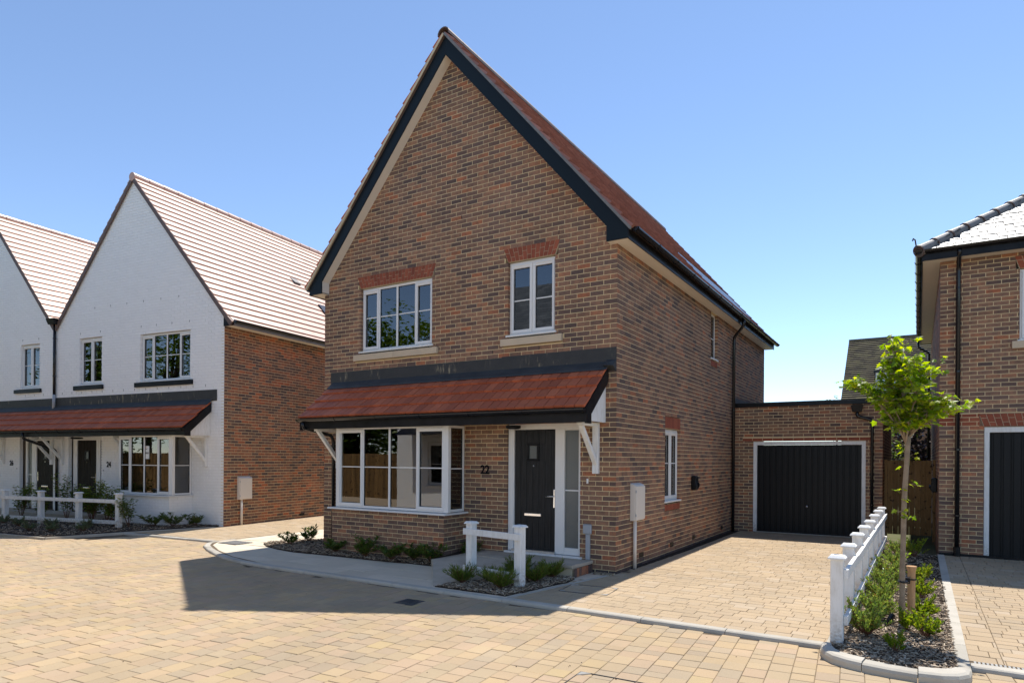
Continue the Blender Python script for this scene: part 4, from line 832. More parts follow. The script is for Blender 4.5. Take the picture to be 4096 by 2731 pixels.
# ================================================================== GARAGE
GYy = 7.5; G = thing('garage', 'flat roofed brick garage with black ribbed door and white surround', 'garage')
FG = Fr((0, GYy, 0), (1, 0, 0), (0, -1, 0)); FGR = Fr((3.205, 0, 0), (0, 1, 0), (1, 0, 0)); gh = [(0.44, 2.875, -0.3, 2.145)]
rb = [(0.19, 2.98, 2.15, 2.225)]
mb = MB(); mortar(mb, FG, 0.0, 3.199, -0.3, 3.0, gh, (lambda u: 3.0, [])); gw = mb.build('front_wall', M_mortar, G)
gb = lay_bricks(0.0, 3.202, -0.3, 3.0, gh + rb, off=0.0)
mb = MB(); mortar(mb, FGR, GYy + 0.006, GYy + 5.5, -0.3, 3.0, (), (lambda u: 3.0, [])); gr = mb.build('side_wall', M_mortar, G); gbr = lay_bricks(GYy + 0.003, GYy + 5.5, -0.3, 3.0, off=0.05)
put_bricks([(gw, FG, gb, M_brick), (gr, FGR, gbr, M_brick)], G, 300)
for i in range(12): MB().box(0.19 + i * 0.2325 + 0.005, 0.19 + (i + 1) * 0.2325 - 0.005, -0.09, 0.003, 2.154, 2.221, FG).build('red_brick', M_redbrick, G)
MB().box(-0.0, 3.26, GYy - 0.05, GYy + 5.5, 2.98, 3.075).build('roof_edge', M_black, G, bevel=0.004); MB().box(0.0, 3.22, GYy, GYy + 5.4, 3.0755, 3.09).build('roof', M_lead, G)
MB().box(0.002, 0.02, GYy - 0.02, GYy + 3.4, 3.05, 3.22).build('flashing', M_lead, G)
mb = MB(); mb.box(0.44, 2.875, -0.09, -0.03, 2.055, 2.14, FG); mb.box(0.44, 0.525, -0.09, -0.03, -0.05, 2.055, FG); mb.box(2.79, 2.875, -0.09, -0.03, -0.05, 2.055, FG); mb.build('door_frame', M_white, G, bevel=0.005)
def ribbed(fr, parent, u0, u1, z0, z1, n, d=-0.075):
    P = [(u0, d)]; wv = (u1 - u0) / n
    for i in range(n):
        a = u0 + i * wv; P += [(a + 0.012, d), (a + 0.016, d - 0.012), (a + 0.026, d - 0.012), (a + 0.030, d), (a + 0.044, d), (a + 0.048, d - 0.012), (a + 0.058, d - 0.012), (a + 0.062, d)]
    P.append((u1, d)); m = MB(); V = [fr.p(u, q, z0) for u, q in P] + [fr.p(u, q, z1) for u, q in P]; k = len(P)
    m.add(V, [(i, i + 1, k + i + 1, k + i) for i in range(k - 1)], fr.flip); return m.build('garage_door', M_sheet, parent)
gd = ribbed(FG, G, 0.527, 2.788, -0.03, 2.053, 17)
MB().box(0.527, 2.788, -0.09, -0.045, -0.045, -0.01, FG).build('door_rail', M_sheet, gd); MB().box(0.5, 2.81, -0.06, 0.02, -0.055, -0.04, FG).build('door_sill', M_kerb, G)
MB().lathe((0, 0, 0), [(0.032, 0), (0.032, 0.008), (0.014, 0.012), (0.014, 0.03), (0.024, 0.034), (0.022, 0.045)], 16).build('door_handle', M_chrome, gd, smooth=True).matrix_local = Matrix.Translation((1.65, GYy + 0.075, 0.60)) @ Matrix.Rotation(rad(90), 4, 'X')
hp = MB().hexa([FG.p(u, d, z) for z, e in ((2.79, 0.03), (2.94, 0.0)) for u, d in ((2.575 + e, 0.0), (2.825 - e, 0.0), (2.825 - e, 0.16 - e), (2.575 + e, 0.16 - e))]).build('hopper', M_greyp, G); hp.data.materials.clear(); hp.data.materials.append(M_black)
pipe(G, [FG.p(2.70, 0.07, 2.80), FG.p(2.70, 0.07, 2.70), FG.p(3.0, 0.045, 2.60), FG.p(3.0, 0.045, -0.05)], 0.034, clips=[FG.p(3.0, 0.045, z) for z in (1.95, 0.7)])

# ================================================================== GATE between garage and neighbour
GT = thing('timber_gate', 'brown close boarded timber gate between the garage and the next house', 'gate', (3.24, 7.62, 0))
n = 8
for i in range(n): MB().box(0.06 + i * 0.104, 0.06 + i * 0.104 + 0.100, -0.012 - 0.006 * (i % 2), 0.008, 0.07, 1.70 + U_(-0.004, 0.004)).build('board', M_gate, GT)
for z in (0.25, 0.9, 1.5): MB().box(0.05, 0.90, 0.009, 0.045, z, z + 0.1).build('ledge', M_gate, GT)
for x in (0.0, 0.905): MB().box(x, x + 0.055, -0.03, 0.06, -0.05, 1.72).build('gate_post', M_gate, GT)

# ================================================================== NEIGHBOUR ON THE RIGHT
N = thing('brick_house', 'brown brick house at the right edge with hipped slate roof', 'house', (4.2, 5.0, 0))
FN = Fr((0, 0, 0), (1, 0, 0), (0, -1, 0)); FNL = Fr((0, 0, 0), (0, 1, 0), (-1, 0, 0)); NW, ND = 8.5, 9.6
nh = [(0.665, 3.12, -0.3, 2.31), (1.155, 2.6, 3.75, 5.03), (1.05, 2.7, 3.64, 3.78)]
nar = [(0.60, 3.2, 2.31, 2.535), (1.10, 2.66, 5.03, 5.25)]; nb = [(0.0, 0.60, 2.31, 2.535)]
mb = MB(); mortar(mb, FN, 0.005, NW, -0.3, 5.31, nh + nar, (lambda u: 5.31, [])); nw = mb.build('front_wall', M_mortar, N)
nbr = lay_bricks(0.003, NW, -0.3, 5.31, nh + nar + nb, off=0.0); nred = lay_bricks(0.003, 0.60, 2.325, 2.535, (), off=0.0)
mb = MB(); mortar(mb, FNL, 0.006, ND, -0.3, 5.31, (), (lambda u: 5.31, [])); nl = mb.build('side_wall', M_mortar, N); nbl = lay_bricks(0.003, ND, -0.3, 5.31, off=0.11)
put_bricks([(nw, FN, nbr, M_brick), (nl, FNL, nbl, M_brick)], N, 300); put_bricks([(nw, FN, nred, M_redbrick)], N, 0)
flat_arch(FN, N, 0.665, 3.12, 2.31, 2.535, 0.075, M_redbrick, 26); flat_arch(FN, N, 1.155, 2.6, 5.03, 5.25, 0.075, M_redbrick, 16)
MB().box(1.05, 2.7, -0.09, 0.055, 3.65, 3.775, FN).build('stone_sill', M_stone, N, bevel=0.004)
window(FN, N, 1.16, 2.59, 3.80, 5.025, [(1, 1), (1, 0), (1, 1)], bar=4.42)
mb = MB(); mb.box(0.67, 3.11, -0.09, -0.03, 2.205, 2.30, FN); mb.box(0.67, 0.748, -0.09, -0.03, -0.02, 2.205, FN); mb.box(3.03, 3.11, -0.09, -0.03, -0.02, 2.205, FN); mb.box(0.67, 3.11, -0.10, 0.0, -0.03, 0.02, FN); mb.build('door_frame', M_white, N, bevel=0.005)
ribbed(FN, N, 0.75, 3.03, 0.02, 2.203, 16)
MB().box(0.0, NW, 0.002, 0.012, -0.06, 0.035, FN).build('damp_course', M_black, N)
pipe(N, [(0.275, -0.30, 5.43), (0.275, -0.30, 5.36), (0.275, -0.05, 5.16), (0.275, -0.05, 0.0)], 0.036, clips=[(0.275, -0.05, z) for z in (4.8, 3.3, 1.9, 0.72)])
MB().tube([(0.275, -0.05, 0.0), (0.275, -0.05, 0.16)], 0.055, 14).build('pipe_shoe', M_gutter, N); 
OVN = 0.27
MB().slab([(-OVN, -OVN), (NW, -OVN), (NW, 0.001), (0.001, 0.001), (0.001, ND + 0.1), (-OVN, ND + 0.1)], 5.312, 5.326).build('soffit', M_soffit, N)
MB().box(-OVN - 0.018, NW, -OVN - 0.018, -OVN, 5.30, 5.475).build('fascia', M_black, N); MB().box(-OVN - 0.018, -OVN, -OVN, ND + 0.1, 5.30, 5.475).build('fascia', M_black, N)
gutter(N, (NW, -OVN - 0.07, 5.48), (-OVN - 0.12, -OVN - 0.07, 5.48)); gutter(N, (-OVN - 0.07, -OVN - 0.1, 5.478), (-OVN - 0.07, ND + 0.15, 5.478), every=0.8)
pipe(N, [(-OVN - 0.07, ND, 5.43), (-OVN - 0.07, ND, 5.2), (-0.06, ND - 0.06, 5.0), (-0.06, ND - 0.06, 0.0)], 0.036)
tp = math.tan(rad(34.5)); c0 = -OVN - 0.05; zr = 5.47; rise = 3.2
nr = MB()
A = [(c0, c0, zr), (NW + .3, c0, zr), (NW + .3, ND + .3, zr), (c0, ND + .3, zr)]; B_ = [(c0 + rise, c0 + rise, zr + rise * tp), (NW - 2, c0 + rise, zr + rise * tp), (NW - 2, ND + .3 - rise, zr + rise * tp), (c0 + rise, ND + .3 - rise, zr + rise * tp)]
nr.hexa(A + B_); nroof = nr.build('roof', M_ridge, N); lp = math.hypot(1, tp); NB = [200]
frn = Fr((c0, c0, zr + 0.005), (1, 0, 0), (0, -tp / lp, 1 / lp), (0, 1 / lp, tp / lp)); tiles(frn, nroof, NB, 0, 8.8, -0.05, rise * lp, 0.255, 0.20, M_slate, 'slate', skip=lambda u, s: u < s / lp - 0.05, wm=Matrix.Translation((4.2, 5.0, 0)), lift=0.022, jit=0.003, gap=0.012)
frn = Fr((c0, c0, zr + 0.005), (0, 1, 0), (-tp / lp, 0, 1 / lp), (1 / lp, 0, tp / lp)); tiles(frn, nroof, [0], 0, 9.9, -0.05, rise * lp, 0.255, 0.20, M_slate, 'slate', skip=lambda u, s: u < s / lp - 0.05, wm=Matrix.Translation((4.2, 5.0, 0)), lift=0.022, jit=0.003, gap=0.012)
hd = Vector((1, 1, tp)).normalized(); h0 = Vector((c0 - 0.02, c0 - 0.02, zr + 0.0))
for i in range(13):
    a = h0 + hd * (i * 0.375); b = a + hd * 0.385; MB().tube([a, b], [0.105, 0.088], 14).build('hip_tile', M_hip, nroof); MB().tube([a + hd * 0.0, a + hd * 0.022], 0.112, 14).build('hip_clip', M_ridge, nroof)
MB().tube([h0 + Vector((-0.03, -0.03, 0.06)), h0 + Vector((-0.05, -0.05, 0.2)), h0 + Vector((-0.08, -0.08, 0.22)), h0 + Vector((-0.09, -0.09, 0.18))], 0.012, 8).build('hip_iron', M_iron, nroof)

# ================================================================== WHITE PAIR ON THE LEFT (24 and 26)
LA = rad(7.0); L = thing('white_house', 'white painted brick pair of gabled houses numbers 24 and 26 with tiled canopy', 'house', (-10.822, 0.840, 0), LA)
LM = Matrix.Translation((-10.822, 0.840, 0)) @ Matrix.Rotation(LA, 4, 'Z'); L.matrix_basis = LM
LW = 13.6; VX = -6.79; A1, A2 = -3.42, -10.16; LAP, LP = 9.22, 1.145
FL = Fr((0, 0, 0), (1, 0, 0), (0, -1, 0)); FLS = Fr((0, 0, 0), (0, 1, 0), (1, 0, 0)); LDEP = 10.0
wins = [(-8.55, -7.60, 3.675, 5.025), (-5.72, -4.735, 3.675, 5.025), (-3.13, -1.205, 3.675, 4.95)]
sills = [(-8.81, -7.495, 3.56, 3.675), (-5.925, -4.645, 3.55, 3.675), (-3.30, -1.10, 3.535, 3.66)]
lh = wins + [(-8.58, -6.86, -0.3, 2.25), (-6.2, -4.72, -0.3, 2.25), (-3.0, -1.2, 0.6, 2.25)]
lg = lambda u: LAP - LP * min(abs(u - A1), abs(u - A2))
mb = MB(); mortar(mb, FL, -LW, -0.006, -0.3, 0, lh, (lambda u: lg(u) - 0.005, [A1, A2, VX]), front=-0.011); lwf = mb.build('front_wall', M_wmortar, L)
lbr = []
for (a, b, ap) in ((VX, -0.003, A1), (-LW, VX, A2)):
    lbr += lay_bricks(a, b, -0.3, LAP, lh, [(LP, 1, LAP + LP * ap), (-LP, 1, LAP - LP * ap)], off=0.0)
lbr = [b for b in lbr]
mb = MB(); mortar(mb, FLS, 0.006, LDEP, -0.3, 4.95, (), (lambda u: 4.95, [])); lws = mb.build('side_wall', M_mortar, L); lbs = lay_bricks(0.003, LDEP, -0.3, 4.95, off=0.11)
LBY = -0.66; LB0, LB1 = -3.16, -1.10
FLB = Fr((0, LBY, 0), (1, 0, 0), (0, -1, 0)); FLBR = Fr((LB1, 0, 0), (0, -1, 0), (1, 0, 0)); FLBL = Fr((LB0, 0, 0), (0, -1, 0), (-1, 0, 0))
mb = MB(); mortar(mb, FLB, LB0, LB1 - 0.006, -0.3, 0.68, (), (lambda u: 0.68, [])); mortar(mb, FLBR, 0, -LBY - 0.006, -0.3, 0.68, (), (lambda u: 0.68, [])); mortar(mb, FLBL, 0, -LBY - 0.006, -0.3, 0.68, (), (lambda u: 0.68, [])); lwb = mb.build('bay_wall', M_wmortar, L)
lbb = lay_bricks(LB0, LB1 - 0.003, -0.3, 0.68, off=LB1); lbbr = lay_bricks(0, -LBY - 0.003, -0.3, 0.68, off=-LBY)
put_bricks([(lws, FLS, lbs, M_brickr)], L, 150); put_bricks([(lwb, FLB, lbb, M_wbrick), (lwb, FLBR, lbbr, M_wbrick), (lwf, FL, lbr, M_wbrick)], L, 150)
for (a, b, c, d), s, li in zip(wins, sills, ([(1, 1), (1, 1)], [(1, 1), (1, 1)], [(0.9, 1), (1, 0), (1, 0), (0.9, 1)])):
    window(FL, L, a + 0.005, b - 0.005, s[3] + 0.035, d - 0.01, li, bar=(s[3] + d) / 2 + 0.05, setback=0.07); MB().box(s[0], s[1], -0.05, 0.055, s[2], s[3] - 0.004, FL).build('stone_sill', M_black, L, bevel=0.004)
FLW_ = Fr((0, LBY + 0.06, 0), (1, 0, 0), (0, -1, 0))
window(FLW_, L, -3.10, -1.12, 0.72, 2.22, [(0.9, 1), (1, 0), (1, 0), (0.95, 1)], setback=0.0, bar=1.46, sill=False, room=None)
window(Fr((LB1 - 0.03, 0, 0), (0, -1, 0), (1, 0, 0)), L, 0.01, 0.595, 0.72, 2.22, [(1, 0)], setback=0.0, bar=1.46, sill=False, room=None, vents=False)
MB().box(-1.155, -1.075, LBY + 0.055, LBY + 0.135, 0.72, 2.22).build('corner_post', M_upvc, L, bevel=0.006)
MB().slab([(LB0 - 0.06, 0), (LB0 - 0.06, LBY - 0.06), (LB1 + 0.06, LBY - 0.06), (LB1 + 0.06, 0), (LB1 - 0.05, 0), (LB1 - 0.05, LBY + 0.1), (LB0 + 0.05, LBY + 0.1), (LB0 + 0.05, 0)], 0.682, 0.712).build('bay_sill', M_upvc, L, bevel=0.006)
m = MB()
for P in (((-3.6, 3.0, 0), (-0.4, 3.0, 0), (-0.4, 3.0, 2.4), (-3.6, 3.0, 2.4)), ((-3.6, .11, 0), (-3.6, 3, 0), (-3.6, 3, 2.4), (-3.6, .11, 2.4)), ((-.4, .11, 0), (-.4, 3, 0), (-.4, 3, 2.4), (-.4, .11, 2.4)), ((-3.6, .11, 2.4), (-.4, .11, 2.4), (-.4, 3, 2.4), (-3.6, 3, 2.4)), ((-3.6, .11, .2), (-.4, .11, .2), (-.4, 3, .2), (-3.6, 3, .2)), ((-3.0, -.5, .65), (-1.2, -.5, .65), (-1.2, .11, .65), (-3.0, .11, .65)), ((-3.6, .11, 0), (-3.0, .11, 0), (-3.0, .11, 2.4), (-3.6, .11, 2.4)), ((-1.2, .11, 0), (-.4, .11, 0), (-.4, .11, 2.4), (-1.2, .11, 2.4))): m.add(P, ((0, 1, 2, 3),))
m.build('room', M_darkin, L)
SOLD = thing('sold_sign', 'small white paper SOLD notice in the bay window of number 24', 'sign', LM @ Vector((-2.03, LBY + 0.062 + 0.02, 1.62)), LA)
MB().box(-0.075, 0.075, -0.002, 0.0, 0.0, 0.33).build('paper', M_paper, SOLD)
text('lettering', 'SOLD', 0.058, M_ink, SOLD, (0, -0.003, 0.13), 0, 0.0005, 0.003, 0.8); text('small_print', '....', 0.05, M_ink, SOLD, (0.03, -0.003, 0.035), 0, 0.0005, 0, 0.7)
MB().tube([(-0.045 + 0.028 * math.cos(t * 0.55), -0.004, 0.285 + 0.022 * math.sin(t * 0.55)) for t in range(1, 10)], 0.005, 6).build('logo_mark', M_inko, SOLD)
MB().tube([(-0.03 + 0.02 * math.cos(3.3 + t * 0.5), -0.0045, 0.262 + 0.016 * math.sin(3.3 + t * 0.5)) for t in range(7)], 0.005, 6).build('logo_mark', M_ink, SOLD)
def ldoor(x0, xs0, xs1, xd0, xd1, x1, z0, num, nx, bx, hnd):
    """frame from x0 to x1, sidelight xs0..xs1, leaf xd0..xd1; set back in its reveal"""
    D = -0.075; mb = MB()
    us = sorted([x0, xs0, xs1, xd0, xd1, x1]); mb.box(x0, x1, D - 0.06, D, 2.13, 2.24, FL)
    solid = [(us[0], us[1]), (us[2], us[3]), (us[4], us[5])]
    for a, b in solid: mb.box(a, b, D - 0.06, D, z0, 2.13, FL)
    f = mb.build('door_frame', M_upvc, L, bevel=0.005)
    d_ = MB(); d_.box(xd0, xd1, D - 0.05, D - 0.03, z0 + 0.02, 2.13, FL); n_ = 6
    for i in range(n_): d_.box(xd0 + (xd1 - xd0) * i / n_ + 0.003, xd0 + (xd1 - xd0) * (i + 1) / n_ - 0.003, D - 0.05, D - 0.024, z0 + 0.022, 2.128, FL)
    dd = d_.build('front_door', M_door2, L); c = (xd0 + xd1) / 2
    ring(FL, c - 0.10, c + 0.10, 1.57, 1.83, 0.035, D - 0.03, D - 0.005).build('light_surround', M_black, dd); MB().box(c - 0.065, c + 0.065, D - 0.026, D - 0.02, 1.605, 1.795, FL).build('pane', M_frost, dd)
    MB().box(c - 0.16, c + 0.16, D - 0.03, D + 0.005, 0.75, 0.80, FL).build('letter_plate', M_chrome, dd, bevel=0.01); MB().lathe((0, 0, 0), [(0.011, 0), (0.011, 0.01)], 12).build('spyhole', M_chrome, dd).matrix_local = Matrix.Translation(FL.p(c, D - 0.02, 1.5)) @ Matrix.Rotation(rad(90), 4, 'X')
    hx = xd1 - 0.05 if hnd > 0 else xd0 + 0.05; MB().box(hx - 0.014, hx + 0.014, D - 0.03, D - 0.012, 0.93, 1.2, FL).build('handle_plate', M_chrome, dd); MB().tube([FL.p(hx, D - 0.02, 1.08), FL.p(hx, D + 0.03, 1.08), FL.p(hx - hnd * 0.12, D + 0.03, 1.075)], 0.01, 8).build('handle', M_chrome, dd)
    MB().box(xs0, xs1, D - 0.045, D - 0.035, z0 + 0.05, 2.13, FL).build('sidelight_pane', M_frost, L); MB().box(xs0, xs1, D - 0.036, D - 0.025, 1.10, 1.12, FL).build('sidelight_bar', M_upvc, L)
    text('house_number', num, 0.205, M_ink, L, (nx, -0.006, 1.385), 0)
    MB().lathe((0, 0, 0), [(0.02, 0), (0.02, 0.014), (0.01, 0.016)], 14).build('doorbell', M_greyp, L).matrix_local = Matrix.Translation((bx, 0.0, 1.285)) @ Matrix.Rotation(rad(90), 4, 'X')
    MB().lathe((c, -0.20, 2.155), [(0.06, 0), (0.15, 0.012), (0.155, 0.035), (0.14, 0.05)], 24).build('porch_light', M_black, L, smooth=True)
ldoor(-6.10, -4.893, -4.735, -5.925, -5.06, -4.725, 0.12, '24', -4.395, -4.617, 1)
ldoor(-8.40, -8.318, -8.09, -7.86, -7.045, -6.87, 0.10, '26', -8.98, -8.705, -1)
MB().box(-9.0, -4.3, -0.75, -0.02, -0.15, 0.09).build('doorstep', M_conc, L)
MB().box(-LW, -0.2, 0.14, 0.16, -0.1, 2.3).build('hall', M_floorin, L)
# canopy
LC0, LC1 = -12.9, -0.42
FLC = Fr((0, -0.83, 2.385), (1, 0, 0), cN, cZ)
lcan = MB().prism([(-0.80, 2.33), (-0.80, 2.385), (-0.01, 3.045), (-0.01, 2.98)], LC0 + 0.02, LC1 - 0.03, FX).build('canopy', M_black, L)
LTB = [300]; tiles(FLC, lcan, LTB, LC0, LC1, 0.0, 1.02, 0.166, 0.255, M_tile, wm=LM, lift=0.044, gap=0.011, jit=0.003)
MB().box(LC0 + 0.03, LC1 - 0.02, -0.77, -0.745, 2.205, 2.36).build('fascia', M_black, L, bevel=0.003); MB().box(LC0 + 0.06, LC1 - 0.1, -0.7445, 0, 2.235, 2.255).build('soffit', M_upvc, L)
MB().prism([(-0.79, 2.19), (-0.79, 2.39), (-0.02, 3.04), (-0.02, 2.82), (-0.62, 2.30), (-0.62, 2.19)], LC1 - 0.024, LC1 + 0.004, FX).build('bargeboard', M_black, L)
MB().prism([(-0.60, 2.21), (-0.60, 2.32), (-0.005, 2.84), (-0.005, 2.21)], LC1 - 0.06, LC1 - 0.045, FX).build('canopy_cheek', M_white, L)
gutter(L, (LC1, -0.835, 2.365), (LC0 - 0.03, -0.835, 2.365))
for a, b, dz in ((LC0, -6.8, 0.0), (-6.805, -0.24, 0.01)): MB().box(a, b, 0.002, 0.008 + dz * 0.2, 3.09, 3.36 + dz, FL).build('flashing', M_leads, L)
MB().prism([(-0.004, 3.115), (-0.004, 3.14), (-0.15, 3.015), (-0.16, 2.99)], LC0 + 0.02, LC1 + 0.03, FX).build('lead_apron', M_lead, L)
for u in (-0.60, -3.35, -6.44, -6.92, -9.37): bracket(FL, L, u, 2.215, 0.55, 0.79)
pipe(L, [(-6.9, -0.835, 2.32), (-6.9, -0.82, 2.16), (-6.66, -0.10, 1.86), (-6.66, -0.05, 1.7), (-6.66, -0.05, 0.0)], 0.036, clips=[(-6.66, -0.05, z) for z in (1.55, 0.75)])
pipe(L, [(VX, -0.055, 5.52), (VX, -0.055, 3.45)], 0.038, clips=[(VX, -0.055, z) for z in (5.1, 4.0)]); pipe(L, [(VX, -0.055, 3.46), (VX, -0.07, 3.05)], 0.042, mat=M_greyp)
MB().hexa([(VX - 0.14, -0.16, 5.50), (VX + 0.14, -0.16, 5.50), (VX + 0.14, 0, 5.50), (VX - 0.14, 0, 5.50), (VX - 0.19, -0.2, 5.66), (VX + 0.19, -0.2, 5.66), (VX + 0.19, 0, 5.66), (VX - 0.19, 0, 5.66)]).build('hopper', M_black, L)
# roofs
for ap, xr, xl in ((A1, 0.30, VX), (A2, VX, -LW - 0.2)):
    zt = lambda x: LAP + 0.03 - LP * abs(x - ap)
    rf = MB().prism([(xl, zt(xl) - 0.03), (ap, zt(ap) - 0.03), (xr, zt(xr) - 0.03), (xr, zt(xr)), (ap, zt(ap)), (xl, zt(xl))], -LDEP - 0.1, 0.05, FL).build('roof', M_ridge, L)
    lpp = math.hypot(1, LP)
    for sg, xe in ((1, xr), (-1, xl)):
        s1 = abs(xe - ap) * lpp; O = Vector((xe, -0.06, zt(xe) + 0.003)); fr = Fr(O, (0, 1, 0), (sg * LP / lpp, 0, 1 / lpp), (-sg / lpp, 0, LP / lpp))
        tiles(fr, rf, LTB if sg > 0 else [0], 0, LDEP + 0.1, 0, s1 - 0.01, 0.332, 0.25, M_tilep, wm=LM, lift=0.042, jit=0.0008, gap=0.0015)
        vg = MB(); vg.add([fr.p(u, d, s) for u, d, s in ((-0.004, -0.09, -0.02), (0.03, -0.09, -0.02), (0.03, -0.09, s1), (-0.004, -0.09, s1), (-0.004, 0.001, -0.02), (0.03, 0.001, -0.02), (0.03, 0.001, s1), (-0.004, 0.001, s1))], MB.BF, fr.flip); vg.build('verge', M_ridge, L)
    for i in range(22):
        y = -0.07 + i * 0.45; MB().tube([(ap, y, zt(ap) - 0.02), (ap, y + 0.445, zt(ap) - 0.02)], [0.115, 0.105], 14).build('ridge_tile', M_tilep, rf)
    if ap == A1:
        fr = Fr(Vector((xr, -0.06, zt(xr) + 0.003)), (0, 1, 0), (LP / lpp, 0, 1 / lpp), (-1 / lpp, 0, LP / lpp))
        for u, s in ((4.1, 2.85), (5.2, 2.65)): MB().add([fr.p(a, d, c) for a, d, c in ((u, 0.02, s), (u + 0.28, 0.02, s), (u + 0.28, 0.03, s + 0.26), (u, 0.03, s + 0.26), (u, 0.085, s), (u + 0.28, 0.085, s), (u + 0.28, 0.04, s + 0.26), (u, 0.04, s + 0.26))], MB.BF).build('tile_vent', M_hip, rf)
        for i in range(3): MB().box(4.55 + i * 1.02, 5.56 + i * 1.02, 0.03, 0.07, 0.35, 2.0, fr).build('solar_panel', M_pv, rf)
MB().prism([(0.0, 4.93), (0.33, 4.93), (0.33, 5.03), (0.0, 5.33)], 0.0, 0.03, FL).build('box_end', M_black, L)
MB().box(0.002, 0.31, 0.0, LDEP, 4.94, 4.955).build('eaves_soffit', M_soffit, L); M_fas = plain('weathered_fascia', (0.13, 0.14, 0.16), 0.35, 0.5); MB().box(0.31, 0.33, 0.0, LDEP, 4.925, 5.08).build('fascia', M_fas, L)
gutter(L, (0.395, -0.03, 5.04), (0.395, LDEP, 5.04))
MB().box(2.65, 2.86, -0.01, 0.002, 0.015, 0.085, FLS).build('air_brick', M_black, L)

def weeps(fr, parent, us, z):
    for u in us: MB().box(u - 0.005, u + 0.005, -0.02, 0.0015, z, z + 0.062, fr).build('weep_vent', M_black, parent)
weeps(FL, L, [-8.3 + i * 0.45 for i in range(18)], 3.455); weeps(FL, L, [-5.05 + i * 0.68 for i in range(6)], 5.81); weeps(FL, L, (-8.45, -7.65, -5.68, -4.8, -3.1, -2.5, -1.9, -1.25), 5.13)
weeps(FF, H, [-5.85 + i * 0.45 for i in range(13)], 3.455); weeps(FF, H, [-5.62 + i * 0.9 for i in range(6)], 5.86); weeps(FF, H, (-5.4, -4.45, -3.5, -2.0, -1.0), 5.26)
# ================================================================== SERVICE BOXES
def meter_box(label, M, y0, y1, z0, z1, zg):
    """cream gas meter box on a wall whose face is x = 0 of matrix M"""
    t = thing('meter_box', label, 'meter box'); t.matrix_basis = M @ Matrix.Translation((0, y0, 0)); wd = y1 - y0; d = 0.115
    MB().prism([(0.003, z0), (d - 0.03, z0 + 0.0), (d - 0.03, z1 - 0.03), (0.003, z1)], 0, wd, Fr((0, 0, 0), (1, 0, 0), (0, 1, 0))).build('case', M_box, t, bevel=0.006)
    MB().box(d - 0.03, d - 0.008, 0.012, wd - 0.012, z0 + 0.015, z1 - 0.045).build('lid', M_box, t, bevel=0.006)
    for z in (z0 + 0.09, z1 - 0.13): MB().box(d - 0.02, d - 0.006, 0.004, 0.014, z - 0.02, z + 0.02).build('hinge', M_greyp, t)
    MB().tube([(0.045, 0.11, z0), (0.045, 0.11, zg)], 0.03, 14).build('pipe', M_box, t, smooth=True); return t
meter_box('cream gas meter box on a pipe by the corner of number 22', Matrix(), 0.56, 0.97, 0.715, 1.31, GZ)
meter_box('cream gas meter box on the side wall of the white houses', LM, 0.42, 0.83, 0.60, 1.19, GZ)
eb = thing('cable_box', 'small grey cable box with conduit beside the black front door', 'cable box')
MB().box(-0.53, -0.388, 0.003, 0.05, 0.535, 0.675, FF).build('case', M_greyp, eb, bevel=0.012); MB().box(-0.515, -0.40, 0.003, 0.045, 0.676, 0.684, FF).build('top', M_greyp, eb); MB().box(-0.487, -0.415, 0.003, 0.035, 0.137, 0.534, FF).build('conduit', M_greyp, eb, bevel=0.005)
def charger(label, M):
    t = thing('vehicle_charger', label, 'charger'); t.matrix_basis = M
    MB().prism([(0.003, -0.14), (0.09, -0.14), (0.125, -0.08), (0.10, 0.06), (0.11, 0.13), (0.06, 0.15), (0.003, 0.14)], -0.095, 0.095, Fr((0, 0, 0), (1, 0, 0), (0, 1, 0))).build('body', M_black, t, bevel=0.02, seg=3)
    MB().lathe((0, 0, 0), [(0.035, 0), (0.035, 0.03), (0.022, 0.032)], 16).build('socket', M_gutter, t).matrix_local = Matrix.Translation((0.11, 0.0, -0.03)) @ Matrix.Rotation(rad(90), 4, 'Y'); return t
charger('black wall charger on the side wall of number 22 near the window', Matrix.Translation((0, 3.93, 1.22))); charger('black wall charger on the side of the right hand house by the gate', Matrix.Translation((4.2, 6.1, 1.22)) @ Matrix.Rotation(rad(180), 4, 'Z'))

